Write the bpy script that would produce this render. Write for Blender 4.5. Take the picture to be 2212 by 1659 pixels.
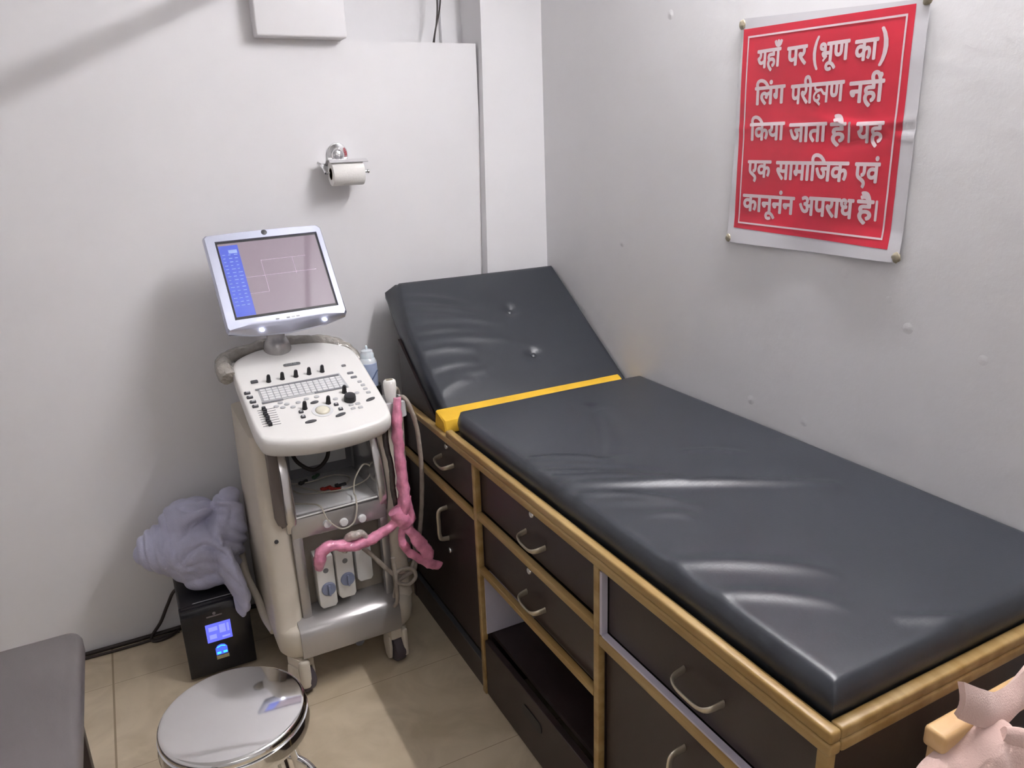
import bpy, bmesh, math, random
from mathutils import Vector, Matrix, noise
random.seed(7)
for o in list(bpy.data.objects): bpy.data.objects.remove(o)
S = bpy.context.scene
COL = S.collection

# ------------------------------------------------------------------ camera
def make_camera():
    yaw, pitch, roll, f = .4705, -.3094, -.0355, 1659.0
    cy, sy, cp, sp = math.cos(yaw), math.sin(yaw), math.cos(pitch), math.sin(pitch)
    fwd = Vector((sy*cp, cy*cp, sp)); right = Vector((cy, -sy, 0)); up = right.cross(fwd)
    r = right*math.cos(roll)+up*math.sin(roll); u = r.cross(fwd)
    cd = bpy.data.cameras.new('camera'); cam = bpy.data.objects.new('camera', cd); COL.objects.link(cam)
    m = Matrix((r, u, -fwd)).transposed().to_4x4(); m.translation = Vector((-1.4334, -2.5369, 1.55))
    cam.matrix_world = m
    cd.sensor_fit = 'HORIZONTAL'; cd.sensor_width = 36; cd.lens = f/2212*36; cd.clip_start = .02
    S.camera = cam
make_camera()

# ------------------------------------------------------------------ world, exposure
W_ = bpy.data.worlds.new('world'); S.world = W_; W_.use_nodes = True
W_.node_tree.nodes['Background'].inputs[0].default_value = (.8, .85, 1, 1)
W_.node_tree.nodes['Background'].inputs[1].default_value = .02
S.view_settings.view_transform = 'Standard'; S.view_settings.look = 'None'
S.view_settings.gamma = 1; S.view_settings.use_curve_mapping = False
S.view_settings.exposure = 1.88
TUBE_STRENGTH = 62.0      # ceiling-height tube on the right wall (built below)
FILL_TUBE_STRENGTH = 4.5     # fill tube added on the unseen wall behind the camera

# ------------------------------------------------------------------ materials
def lin(r, g, b):
    return tuple((c/255/12.92 if c/255 <= .04045 else ((c/255+.055)/1.055)**2.4) for c in (r, g, b))
def mat(name, col, rough=.5, metal=0, var=.0, vscale=20, bump=0, bscale=60, coat=0, trans=0, spec=.5, emit=None, estr=0, alpha=1, sss=0, sheen=0):
    m = bpy.data.materials.new(name); m.use_nodes = True
    nt = m.node_tree; N = nt.nodes; L = nt.links; b = N['Principled BSDF']
    b.inputs['Roughness'].default_value = rough; b.inputs['Metallic'].default_value = metal
    b.inputs['Base Color'].default_value = (*col, 1)
    b.inputs['Specular IOR Level'].default_value = spec
    b.inputs['Coat Weight'].default_value = coat; b.inputs['Coat Roughness'].default_value = .08
    b.inputs['Transmission Weight'].default_value = trans; b.inputs['Alpha'].default_value = alpha
    b.inputs['Sheen Weight'].default_value = sheen
    if sss:
        b.inputs['Subsurface Weight'].default_value = sss; b.inputs['Subsurface Radius'].default_value = (.01, .005, .005)
    if emit:
        b.inputs['Emission Color'].default_value = (*emit, 1); b.inputs['Emission Strength'].default_value = estr
    tc = N.new('ShaderNodeTexCoord')
    if var:
        n = N.new('ShaderNodeTexNoise'); n.inputs['Scale'].default_value = vscale; n.inputs['Detail'].default_value = 5
        L.new(tc.outputs['Object'], n.inputs['Vector'])
        r = N.new('ShaderNodeValToRGB'); r.color_ramp.elements[0].position = .3; r.color_ramp.elements[1].position = .7
        r.color_ramp.elements[0].color = (*[c*(1-var) for c in col], 1); r.color_ramp.elements[1].color = (*[min(1, c*(1+var)) for c in col], 1)
        L.new(n.outputs['Fac'], r.inputs[0]); L.new(r.outputs[0], b.inputs['Base Color'])
    if bump:
        n2 = N.new('ShaderNodeTexNoise'); n2.inputs['Scale'].default_value = bscale; n2.inputs['Detail'].default_value = 4
        L.new(tc.outputs['Object'], n2.inputs['Vector'])
        bp = N.new('ShaderNodeBump'); bp.inputs['Strength'].default_value = bump; bp.inputs['Distance'].default_value = .01
        L.new(n2.outputs['Fac'], bp.inputs['Height']); L.new(bp.outputs[0], b.inputs['Normal'])
    return m

def wall_material(name, col, lumps=.0, bs=.1):
    m = mat(name, col, .62, var=.025, vscale=2.5, spec=.3)
    nt = m.node_tree; N = nt.nodes; L = nt.links; b = N['Principled BSDF']
    tc = N.new('ShaderNodeTexCoord')
    n = N.new('ShaderNodeTexNoise'); n.inputs['Scale'].default_value = 9; n.inputs['Detail'].default_value = 7; n.inputs['Roughness'].default_value = .62
    v = N.new('ShaderNodeTexVoronoi'); v.inputs['Scale'].default_value = 7; v.inputs['Randomness'].default_value = 1
    L.new(tc.outputs['Object'], n.inputs['Vector']); L.new(tc.outputs['Object'], v.inputs['Vector'])
    mr = N.new('ShaderNodeMapRange'); mr.inputs[1].default_value = .0; mr.inputs[2].default_value = .09; mr.inputs[3].default_value = 1; mr.inputs[4].default_value = 0
    L.new(v.outputs['Distance'], mr.inputs[0])
    mx = N.new('ShaderNodeMath'); mx.operation = 'MULTIPLY'; mx.inputs[1].default_value = lumps; L.new(mr.outputs[0], mx.inputs[0])
    ad = N.new('ShaderNodeMath'); L.new(mx.outputs[0], ad.inputs[0]); L.new(n.outputs['Fac'], ad.inputs[1])
    bp = N.new('ShaderNodeBump'); bp.inputs['Strength'].default_value = bs; bp.inputs['Distance'].default_value = .012
    L.new(ad.outputs[0], bp.inputs['Height']); L.new(bp.outputs[0], b.inputs['Normal'])
    return m

def floor_material():
    m = mat('floor_tiles', (.5, .42, .32), .32, spec=.45)
    nt = m.node_tree; N = nt.nodes; L = nt.links; b = N['Principled BSDF']
    tc = N.new('ShaderNodeTexCoord'); mp = N.new('ShaderNodeMapping')
    mp.inputs['Location'].default_value = (1.655/1.2+10, .21/.4+20, 0); mp.inputs['Scale'].default_value = (1/1.2, 2.5, 1)
    L.new(tc.outputs['Object'], mp.inputs['Vector'])
    br = N.new('ShaderNodeTexBrick'); br.offset = 0; br.inputs['Scale'].default_value = 1
    br.inputs['Brick Width'].default_value = 1; br.inputs['Row Height'].default_value = 1; br.inputs['Mortar Size'].default_value = .0026; br.inputs['Mortar Smooth'].default_value = .2
    n = N.new('ShaderNodeTexNoise'); n.inputs['Scale'].default_value = 6; n.inputs['Detail'].default_value = 6; n.inputs['Distortion'].default_value = 1.5
    L.new(tc.outputs['Object'], n.inputs['Vector'])
    r = N.new('ShaderNodeValToRGB'); r.color_ramp.elements[0].color = (*lin(190, 174, 148), 1); r.color_ramp.elements[1].color = (*lin(208, 192, 166), 1)
    r.color_ramp.elements[0].position = .35; r.color_ramp.elements[1].position = .65
    L.new(n.outputs['Fac'], r.inputs[0])
    L.new(mp.outputs[0], br.inputs['Vector']); L.new(r.outputs[0], br.inputs['Color1']); L.new(r.outputs[0], br.inputs['Color2'])
    br.inputs['Mortar'].default_value = (*lin(152, 134, 108), 1)
    L.new(br.outputs['Color'], b.inputs['Base Color'])
    return m

def wood_material(name, c1, c2, rough=.4, scale=(3, 60, 60)):
    m = mat(name, c1, rough)
    nt = m.node_tree; N = nt.nodes; L = nt.links; b = N['Principled BSDF']
    tc = N.new('ShaderNodeTexCoord'); mp = N.new('ShaderNodeMapping'); mp.inputs['Scale'].default_value = scale
    n = N.new('ShaderNodeTexNoise'); n.inputs['Scale'].default_value = 1; n.inputs['Detail'].default_value = 5
    r = N.new('ShaderNodeValToRGB'); r.color_ramp.elements[0].color = (*c1, 1); r.color_ramp.elements[1].color = (*c2, 1)
    r.color_ramp.elements[0].position = .35; r.color_ramp.elements[1].position = .68
    L.new(tc.outputs['Object'], mp.inputs[0]); L.new(mp.outputs[0], n.inputs['Vector']); L.new(n.outputs['Fac'], r.inputs[0]); L.new(r.outputs[0], b.inputs['Base Color'])
    return m

M = {}
M['wall'] = wall_material('white_wall_paint', (.80, .79, .80), .25)
M['wall_r'] = wall_material('right_wall_paint', (.80, .79, .80), .9, .17)
M['ceil'] = mat('ceiling_paint', (.8, .8, .8), .8)
M['floor'] = floor_material()
M['laminate'] = mat('dark_brown_laminate', lin(50, 38, 37), .4, var=.12, vscale=8, bump=.02, bscale=150)
M['laminate_in'] = mat('lilac_white_laminate', lin(205, 200, 214), .5)
M['edge'] = wood_material('pale_wood_edging', lin(154, 122, 68), lin(180, 152, 102), .38, (30, 3, 30))
M['vinyl'] = mat('dark_grey_vinyl', lin(44, 47, 54), .36, var=.06, vscale=5, bump=.03, bscale=220, spec=.6)
M['foam'] = mat('yellow_foam', lin(224, 178, 44), .7, var=.08, vscale=14)
M['cream'] = mat('cream_plastic', lin(214, 205, 190), .42, var=.02, vscale=6)
M['console'] = mat('white_console_plastic', lin(238, 236, 232), .32, spec=.5)
M['silver'] = mat('silver_painted_plastic', lin(186, 183, 182), .26, metal=.6)
M['silver_bl'] = mat('silver_blue_bezel', lin(200, 204, 222), .24, metal=.8)
M['chrome'] = mat('chrome', (.82, .82, .83), .07, metal=1)
M['nickel'] = mat('satin_nickel', lin(205, 196, 178), .32, metal=.75)
M['steel'] = mat('polished_steel', (.80, .79, .79), .055, metal=1, var=.02, vscale=3)
M['black'] = mat('black_plastic', lin(34, 33, 36), .4)
M['dgrey'] = mat('dark_grey_plastic', lin(72, 72, 76), .4)
M['mgrey'] = mat('mid_grey_plastic', lin(128, 128, 132), .4)
M['lgrey'] = mat('light_grey_plastic', lin(192, 192, 194), .4)
M['recess'] = mat('recess_beige_grey', lin(138, 130, 120), .5, var=.05)
M['flank'] = mat('warm_dark_grey_plastic', lin(112, 102, 96), .35)
M['film_pale'] = mat('pale_crinkled_film', lin(196, 184, 178), .2, var=.15, vscale=40, bump=.6, bscale=70, coat=.8, sss=.2)
M['satin'] = mat('satin_bright_metal', lin(215, 213, 212), .2, metal=.85)
M['key'] = mat('white_keys', lin(226, 226, 226), .4)
M['ball'] = mat('ivory_trackball', lin(236, 230, 210), .2, coat=.5)
M['red'] = mat('red_plastic', lin(165, 40, 32), .4)
M['green'] = mat('green_plastic', lin(60, 90, 70), .4)
M['bluegrey'] = mat('blue_grey_knob', lin(138, 146, 172), .4)
M['pink'] = mat('pink_plastic_film', lin(240, 146, 176), .32, var=.38, vscale=22, bump=.5, bscale=45, coat=.4, sss=.15)
M['film'] = mat('clear_wrapped_hose', lin(158, 152, 144), .2, var=.15, vscale=40, bump=.7, bscale=70, coat=.8)
M['cable'] = mat('grey_cable', lin(150, 140, 130), .45, var=.15, vscale=40, bump=.3, bscale=90)
M['cable_dk'] = mat('dark_wrapped_cable', lin(62, 54, 52), .25, var=.2, vscale=40, bump=.5, bscale=90, coat=.6)
M['wire_w'] = mat('pale_lead_wire', lin(188, 182, 168), .4)
M['cord'] = mat('dark_brown_cord', lin(44, 34, 32), .5)
M['ups'] = mat('black_ups_case', lin(25, 24, 28), .42, var=.08, vscale=10)
M['ups_front'] = mat('gloss_black_front', lin(16, 16, 20), .22)
M['cloth'] = mat('blue_grey_cotton', lin(190, 190, 214), .85, var=.07, vscale=16, bump=.25, bscale=240, sheen=.2)
M['towel'] = mat('pink_beige_towel', lin(222, 190, 180), .9, var=.04, vscale=30, bump=.18, bscale=420, sheen=.3)
M['towel_blue'] = mat('blue_print', lin(96, 104, 140), .9)
M['chairwood'] = wood_material('pale_chair_wood', lin(214, 172, 118), lin(230, 194, 144), .4, (3, 30, 30))
M['rexine'] = mat('brown_grey_rexine', lin(110, 104, 104), .5, var=.05, vscale=6, bump=.04, bscale=200)
M['paper'] = mat('silver_white_paper', lin(214, 212, 216), .3, var=.03, vscale=4, coat=.3)
M['posterred'] = mat('red_print', lin(208, 40, 62), .42, var=.10, vscale=7, coat=.25)
M['letter'] = mat('pale_silver_print', lin(226, 206, 210), .35, coat=.3)
M['tape'] = mat('brown_tape', lin(150, 140, 120), .3, coat=.5)
M['tissue'] = mat('white_tissue', lin(238, 236, 232), .9, bump=.1, bscale=200)
M['card'] = mat('cardboard_core', lin(150, 130, 105), .8)
M['gel'] = mat('gel_bottle_plastic', lin(218, 226, 232), .25, sss=.2, coat=.3)
M['gel_label'] = mat('pale_blue_label', lin(170, 184, 212), .35)
M['gel_navy'] = mat('navy_print', lin(88, 102, 134), .4)
M['yellowst'] = mat('yellow_sticker', lin(190, 180, 130), .5)
M['rubber'] = mat('dark_rubber', lin(78, 70, 76), .6)
M['tube'] = mat('tube_glow', (1, 1, 1), .5, emit=(.985, .975, 1), estr=TUBE_STRENGTH)
M['fill_tube'] = mat('added_fill_glow', (1, 1, 1), .5, emit=(1, .975, .985), estr=FILL_TUBE_STRENGTH)
M['led'] = mat('white_led', (1, 1, 1), .3, emit=(.85, .87, 1), estr=14)
M['lcd'] = mat('blue_lcd', lin(60, 70, 200), .3, emit=lin(105, 112, 255), estr=.29)
M['lcd_pale'] = mat('lcd_pale_figures', lin(132, 140, 255), .3, emit=lin(134, 142, 255), estr=.29)
M['cyan'] = mat('cyan_light', (0, .4, 1), .3, emit=(.02, .42, 1.0), estr=1.2)
M['bluebtn'] = mat('blue_lit_button', (.05, .1, .5), .3, emit=lin(60, 80, 200), estr=.5)
M['glass'] = mat('clear_acrylic', (.9, .92, .92), .05, trans=1)
M['acrylic_edge'] = mat('bright_acrylic_edge', lin(240, 240, 238), .2)
M['plaque'] = mat('grey_name_plate', lin(108, 108, 110), .3)
M['plaque_text'] = mat('pale_plate_text', lin(200, 202, 204), .4)
M['ink'] = mat('dark_ink', lin(70, 70, 72), .5)
M['logo'] = mat('grey_logo_print', lin(120, 112, 112), .4)

def screen_material():
    m = bpy.data.materials.new('monitor_screen'); m.use_nodes = True
    b = m.node_tree.nodes['Principled BSDF']
    b.inputs['Base Color'].default_value = (*lin(70, 62, 68), 1); b.inputs['Roughness'].default_value = .06
    b.inputs['Specular IOR Level'].default_value = .9
    b.inputs['Emission Color'].default_value = (*lin(150, 134, 146), 1); b.inputs['Emission Strength'].default_value = .22  # display glow; its grey-pink tint stands in for the reflected room
    return m
M['screen'] = screen_material()
M['side_ui'] = mat('blue_menu', lin(50, 60, 130), .06, emit=lin(70, 88, 190), estr=.26, spec=.9)
M['ui_line'] = mat('pale_ui_line', lin(180, 160, 180), .1, emit=lin(180, 160, 180), estr=.2)
M['ui_text'] = mat('light_ui_text', lin(140, 160, 200), .1, emit=lin(130, 150, 200), estr=.13)

# ------------------------------------------------------------------ object helpers
def tag(o, label, cat, group=None, kind=None):
    if label: o['label'] = label
    if cat: o['category'] = cat
    if group: o['group'] = group
    if kind: o['kind'] = kind
    return o
def root_of(o):
    while o.parent: o = o.parent
    return o
def thing(name, label, cat, loc, group=None):
    o = bpy.data.objects.new(name, None); o.empty_display_size = .05; COL.objects.link(o); o.location = loc
    return tag(o, label, cat, group)
def obj(name, bm, m, parent=None, smooth=True, sharp=40, label=None):
    """link a bmesh (world coordinates) as one mesh object; children keep world position"""
    me = bpy.data.meshes.new(name)
    bmesh.ops.recalc_face_normals(bm, faces=bm.faces)
    if parent:
        r = root_of(parent); bm.transform(Matrix.Translation(-Vector(r.location)))
    bm.to_mesh(me); bm.free()
    me.materials.append(M[m] if isinstance(m, str) else m)
    if smooth:
        for p in me.polygons: p.use_smooth = True
        me.set_sharp_from_angle(angle=math.radians(sharp))
    o = bpy.data.objects.new(name, me); COL.objects.link(o)
    if parent: o.parent = parent
    if label: o['label'] = label
    return o
def struct(name, bm, m, smooth=False):
    o = obj(name, bm, m, None, smooth); o['kind'] = 'structure'; return o
B = bmesh.new

# ------------------------------------------------------------------ shape helpers
def box(bm, x0, x1, y0, y1, z0, z1, bev=0, seg=2):
    t = bmesh.new(); bmesh.ops.create_cube(t, size=1)
    for v in t.verts:
        v.co = Vector(((x0+x1)/2+v.co.x*(x1-x0), (y0+y1)/2+v.co.y*(y1-y0), (z0+z1)/2+v.co.z*(z1-z0)))
    if bev: bmesh.ops.bevel(t, geom=t.edges[:], offset=bev, segments=seg, profile=.5, affect='EDGES')
    merge(bm, t); return bm
def merge(bm, t, mtx=None):
    if mtx is not None: t.transform(mtx)
    me = bpy.data.meshes.new('tmp'); t.to_mesh(me); t.free(); bm.from_mesh(me); bpy.data.meshes.remove(me)
def loft(bm, rings, cap0=True, cap1=True, closed=True):
    vs = [[bm.verts.new(p) for p in r] for r in rings]
    n = len(vs[0])
    for a, b in zip(vs[:-1], vs[1:]):
        for i in range(n if closed else n-1):
            j = (i+1) % n
            try: bm.faces.new((a[i], a[j], b[j], b[i]))
            except ValueError: pass
    if cap0: bm.faces.new(vs[0][::-1])
    if cap1: bm.faces.new(vs[-1])
    return bm
def lathe(bm, prof, c=(0, 0, 0), axis='Z', seg=32, mtx=None):
    rings = []
    for r, h in prof:
        ring = []
        for i in range(seg):
            a = 2*math.pi*i/seg; p = Vector((max(r, 1e-5)*math.cos(a), max(r, 1e-5)*math.sin(a), h))
            if axis == 'X': p = Vector((p.z, p.x, p.y))
            elif axis == 'Y': p = Vector((p.x, p.z, p.y))
            if mtx is not None: p = mtx @ p
            ring.append(p+Vector(c))
        rings.append(ring)
    return loft(bm, rings)
def cat(pts, n=8, closed=False):
    P = [Vector(p) for p in pts]; out = []; k = len(P)
    rng = range(k if closed else k-1)
    for i in rng:
        p1, p2 = P[i], P[(i+1) % k]
        p0 = P[(i-1) % k] if (closed or i > 0) else p1*2-p2
        p3 = P[(i+2) % k] if (closed or i+2 < k) else p2*2-p1
        for s in range(n):
            t = s/n
            out.append(.5*((2*p1)+(p2-p0)*t+(2*p0-5*p1+4*p2-p3)*t*t+(3*p1-p0-3*p2+p3)*t**3))
    if not closed: out.append(P[-1])
    return out
def tube(bm, pts, r, seg=10, n=8, closed=False, smooth=True, flat=1.0, flat_up=(0, 0, 1), wob=0, twist=0):
    """sweep; r may be a number or a list per control point; flat<1 squashes along flat_up-ish normal"""
    P = cat(pts, n, closed) if smooth else [Vector(p) for p in pts]
    K = len(P)
    def rad(i):
        if not isinstance(r, (list, tuple)): return r
        f = i/(K-1)*(len(r)-1); a = int(min(f, len(r)-2)) if len(r) > 1 else 0
        return r[a]+(r[min(a+1, len(r)-1)]-r[a])*(f-a)
    nrm = None; rings = []
    for i, p in enumerate(P):
        if closed: t = P[(i+1) % K]-P[i-1]
        else: t = P[min(i+1, K-1)]-P[max(i-1, 0)]
        if t.length < 1e-9: t = Vector((0, 0, 1))
        t.normalize()
        if nrm is None:
            ref = Vector(flat_up)
            if abs(ref.dot(t)) > .95: ref = Vector((1, 0, 0)) if abs(t.x) < .9 else Vector((0, 1, 0))
            nrm = (ref-t*ref.dot(t)).normalized()
        else:
            nrm = (nrm-t*nrm.dot(t))
            nrm = nrm.normalized() if nrm.length > 1e-6 else Vector((1, 0, 0))
        bn = t.cross(nrm); rr = rad(i); ring = []
        for k in range(seg):
            a = 2*math.pi*k/seg+twist*i
            q = nrm*math.cos(a)*flat+bn*math.sin(a)
            w = 1+wob*noise.noise((p+q*rr)*55) if wob else 1
            ring.append(p+q*rr*w)
        rings.append(ring)
    if closed: rings.append(rings[0]); return loft(bm, rings, False, False)
    return loft(bm, rings)
def prism(bm, poly, axis, a, b, bev=0, seg=2):
    """polygon of 2D points extruded along axis ('X': pts are (y,z); 'Y': (x,z); 'Z': (x,y))"""
    f = {'X': lambda p, h: (h, p[0], p[1]), 'Y': lambda p, h: (p[0], h, p[1]), 'Z': lambda p, h: (p[0], p[1], h)}[axis]
    t = bmesh.new(); loft(t, [[f(p, a) for p in poly], [f(p, b) for p in poly]])
    if bev:
        bmesh.ops.recalc_face_normals(t, faces=t.faces)
        bmesh.ops.bevel(t, geom=[e for e in t.edges if len(e.link_faces) == 2 and e.calc_face_angle(0) > .6], offset=bev, segments=seg, profile=.5, affect='EDGES')
    merge(bm, t); return bm
def rrect(x0, x1, y0, y1, r, n=6):
    out = []
    for cx, cy, a0 in ((x1-r, y1-r, 0), (x0+r, y1-r, 90), (x0+r, y0+r, 180), (x1-r, y0+r, 270)):
        for i in range(n+1):
            a = math.radians(a0+90*i/n); out.append((cx+r*math.cos(a), cy+r*math.sin(a)))
    return out
def smooth_mesh(bm, it=6, fac=.5):
    for _ in range(it): bmesh.ops.smooth_vert(bm, verts=bm.verts, factor=fac, use_axis_x=True, use_axis_y=True, use_axis_z=True)
def remesh(bm, voxel):
    me = bpy.data.meshes.new('tmp'); bm.to_mesh(me); bm.free()
    o = bpy.data.objects.new('tmp', me); COL.objects.link(o)
    md = o.modifiers.new('r', 'REMESH'); md.mode = 'VOXEL'; md.voxel_size = voxel
    dg = bpy.context.evaluated_depsgraph_get(); dg.update()
    me2 = bpy.data.meshes.new_from_object(o.evaluated_get(dg))
    out = bmesh.new(); out.from_mesh(me2)
    bpy.data.objects.remove(o); bpy.data.meshes.remove(me); bpy.data.meshes.remove(me2)
    return out
def text_bm(body, offset=0, res=3):
    if offset:
        src = text_bm(body, 0, res); out = bmesh.new()
        me = bpy.data.meshes.new('tmp'); src.to_mesh(me); src.free()
        for k in range(8):
            a = k*math.pi/4; t = bmesh.new(); t.from_mesh(me); t.transform(Matrix.Translation((offset*math.cos(a), offset*math.sin(a)*.8, 0)))
            me2 = bpy.data.meshes.new('tmp'); t.to_mesh(me2); t.free(); out.from_mesh(me2); bpy.data.meshes.remove(me2)
        bpy.data.meshes.remove(me); return out
    c = bpy.data.curves.new('t', 'FONT'); c.body = body; c.offset = offset; c.resolution_u = res
    o = bpy.data.objects.new('t', c); COL.objects.link(o)
    dg = bpy.context.evaluated_depsgraph_get(); dg.update()
    me = bpy.data.meshes.new_from_object(o.evaluated_get(dg))
    bm = bmesh.new(); bm.from_mesh(me)
    bpy.data.objects.remove(o); bpy.data.curves.remove(c); bpy.data.meshes.remove(me)
    return bm

# ================================================================== SETTING
RX0, RY0, RH = -3.6, -3.6, 2.72
struct('floor', box(B(), RX0-.1, .1, RY0-.1, .3, -.1, 0), 'floor')
struct('ceiling', box(B(), RX0-.1, .1, RY0-.1, .3, RH, RH+.1), 'ceil')
struct('wall_right', box(B(), 0, .1, RY0-.1, .3, 0, RH), 'wall_r')
struct('wall_left', box(B(), RX0-.1, RX0, RY0-.1, .3, 0, RH), 'wall')
struct('wall_front', box(B(), RX0, 0, RY0-.1, RY0, 0, RH), 'wall')
# the thick lower back wall with a ledge, and the set-back wall above it (right half only)
bm = B(); prism(bm, [(RX0, 0), (-.235, 0), (-.235, 1.857), (-.75, 1.857), (-.75, RH), (RX0, RH)], 'Y', 0, .12); struct('wall_back', bm, 'wall')
struct('wall_recess', box(B(), -.80, -.2, .15, .20, 1.70, RH), 'wall')
struct('trim_3', box(B(), -.300, -.2, .132, .18, 1.80, RH), 'wall')
# corner column standing a little proud of the back wall
bm = B()
loft(bm, [[(-.262, .3, 0), (-.262, -.05, 0), (0, -.05, 0), (0, .2, 0)], [(-.248, .3, 1.1), (-.248, -.045, 1.1), (0, -.045, 1.1), (0, .2, 1.1)],
          [(-.226, .3, 1.86), (-.226, -.028, 1.86), (0, -.036, 1.86), (0, .2, 1.86)], [(-.222, .3, RH), (-.222, -.028, RH), (0, -.036, RH), (0, .2, RH)]])
struct('trim_1', bm, 'wall')
# plastered box hanging on the wall at the top edge
bm = B(); t = B(); box(t, -.958, -.69, -.055, .1, 1.857, RH, .006, 3)
for v in t.verts:
    if v.co.z < 2.2: v.co += Vector((noise.noise(v.co*9)*.003, 0, noise.noise(v.co*14+Vector((3, 1, 2)))*.003))
merge(bm, t); struct('trim_2', bm, 'wall', True)

# ================================================================== EXAMINATION COUCH
W, CY0, CY1, CH = -.682, -.215, -1.975, .748
couch = thing('examination_couch', 'dark brown laminate couch cabinet with pale wood edging along the right wall', 'examination couch', (-.34, -1.1, 0))
def cpart(name, bm, m, parent=couch, **k): return obj(name, bm, m, parent, **k)
FX = W+.018               # face plane of drawer fronts, behind the edging strips
YS = (-.812, -1.402)      # centres of the stiles
# carcass: top, back, ends, dividers
bm = B(); box(bm, W+.012, -.004, CY1+.012, CY0, .722, CH); cpart('top_board', bm, 'laminate', smooth=False)
bm = B(); box(bm, -.022, -.006, CY1+.02, CY0, 0, .722); cpart('back_panel', bm, 'laminate', smooth=False)
bm = B(); box(bm, W+.006, -.022, CY0-.018, CY0, 0, .722); cpart('end_panel', bm, 'laminate', smooth=False)
bm = B(); box(bm, W+.012, -.022, CY1+.004, CY1+.022, 0, .722); cpart('end_panel', bm, 'laminate', smooth=False)
for y in YS:
    bm = B(); box(bm, W+.012, -.022, y-.009, y+.009, 0, .722); cpart('divider', bm, 'laminate', smooth=False)
# the pale lining that shows in the open niche
bm = B(); box(bm, W+.012, -.03, YS[0]-.013, YS[0]-.0095, .205, .405); cpart('niche_lining', bm, 'laminate_in', smooth=False)
bm = B(); box(bm, W+.03, -.022, YS[1]+.009, YS[0]-.009, .19, .203); cpart('niche_floor', bm, 'laminate', smooth=False)
bm = B(); box(bm, W+.03, -.022, YS[1]+.009, YS[0]-.009, .405, .42); cpart('niche_ceiling', bm, 'laminate', smooth=False)
# wood edging: top moulding in two steps, front and foot end
def moulding(z0, z1, out, y1=CY0):
    bm = B()
    box(bm, W-out, W+.02, CY1-out, y1, z0, z1, .005, 3)
    box(bm, W+.02, -.004, CY1-out, CY1+.02, z0, z1, .005, 3)
    return bm
cpart('top_moulding', moulding(.748, .768, .002, -.634), 'edge')
cpart('lower_moulding', moulding(.729, .7495, .004), 'edge')
def stile(y, z0, z1, w=.02): return box(B(), W-.001, W+.016, y-w/2, y+w/2, z0, z1, .003, 2)
cpart('stile', stile(YS[0], .0, .731), 'edge'); cpart('stile', stile(YS[1], 0, .731), 'edge')
cpart('stile', stile(CY1+.010, 0, .731), 'edge')
def rail(y0, y1, z, w=.02): return box(B(), W-.001, W+.016, y1, y0, z-w/2, z+w/2, .003, 2)
cpart('rail', rail(CY0, YS[0]+.01, .568), 'edge'); cpart('rail', rail(YS[0]-.01, YS[1]+.01, .582), 'edge')
cpart('rail', rail(YS[0]-.01, YS[1]+.01, .415, .018), 'edge'); cpart('rail', rail(YS[1]-.01, CY1+.02, .56, .024), 'edge')
# thin pale edge of the right drawer
bm = B(); box(bm, W+.002, W+.016, YS[1]-.018, YS[1]-.010, .575, .722); box(bm, W+.002, W+.016, CY1+.03, YS[1]-.018, .5725, .577)
cpart('drawer_edging', bm, 'laminate_in', smooth=False)
def pull(y0, y1, z, out=.03, vert=False, zz=None):
    bm = B(); r = .0055
    if not vert:
        ym = (y0+y1)/2
        pts = [(FX, y0, z), (FX-out*.8, y0-.004, z-.004), (FX-out, y0-.02, z-.01), (FX-out, ym, z-.013), (FX-out, y1+.02, z-.01), (FX-out*.8, y1+.004, z-.004), (FX, y1, z)]
    else:
        pts = [(FX, y0, z), (FX-out*.8, y0, z-.004), (FX-out, y0, z-.02), (FX-out, y0, (z+zz)/2), (FX-out, y0, zz+.02), (FX-out*.8, y0, zz+.004), (FX, y0, zz)]
    return tube(bm, pts, [.0085, .0072, .0068, .0068, .0068, .0072, .0085], 12, 5, flat=.45, flat_up=(1, 0, 0))
def lock(y, z):
    bm = B(); lathe(bm, [(0.0, -.001), (.009, -.001), (.009, .003), (.0075, .005), (0, .005)], (FX, y, z), 'X', 16, Matrix.Scale(-1, 4, (1, 0, 0))); return bm
def front(y0, y1, z0, z1): return box(B(), FX, FX+.018, y1, y0, z0, z1, .0015, 1)
d = cpart('drawer', front(CY0-.02, YS[0]+.011, .58, .727), 'laminate'); obj('handle', pull(-.545, -.635, .655), 'nickel', d); obj('lock', lock(-.59, .70), 'chrome', d)
d = cpart('drawer', front(YS[0]-.011, YS[1]+.011, .594, .727), 'laminate'); obj('handle', pull(-1.072, -1.165, .648), 'nickel', d); obj('lock', lock(-1.105, .708), 'chrome', d)
d = cpart('drawer', front(YS[0]-.011, YS[1]+.011, .426, .571), 'laminate'); obj('handle', pull(-1.066, -1.158, .478), 'nickel', d); obj('lock', lock(-1.085, .546), 'chrome', d)
d = cpart('drawer', front(YS[1]-.019, CY1+.024, .578, .722), 'laminate'); obj('handle', pull(-1.655, -1.755, .648, .036), 'nickel', d)
d = cpart('door', front(CY0-.02, YS[0]+.011, .105, .557), 'laminate'); obj('handle', pull(-.56, 0, .49, .03, True, .385), 'nickel', d); obj('lock', lock(-.565, .345), 'chrome', d)
d = cpart('door', front(YS[1]-.012, CY1+.024, .105, .546), 'laminate'); obj('handle', pull(-1.665, 0, .485, .034, True, .38), 'nickel', d)
# bottom drawer under the niche with a black plate for the shade in its cut-out grip
d = cpart('drawer', box(B(), W+.004, W+.022, YS[1]+.011, YS[0]-.011, .004, .186, .0015, 1), 'laminate')
bm = B(); prism(bm, rrect(-1.15, -1.05, .108, .14, .015), 'X', W+.0015, W+.006); obj('grip_shade_plate', bm, 'black', d)
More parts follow.
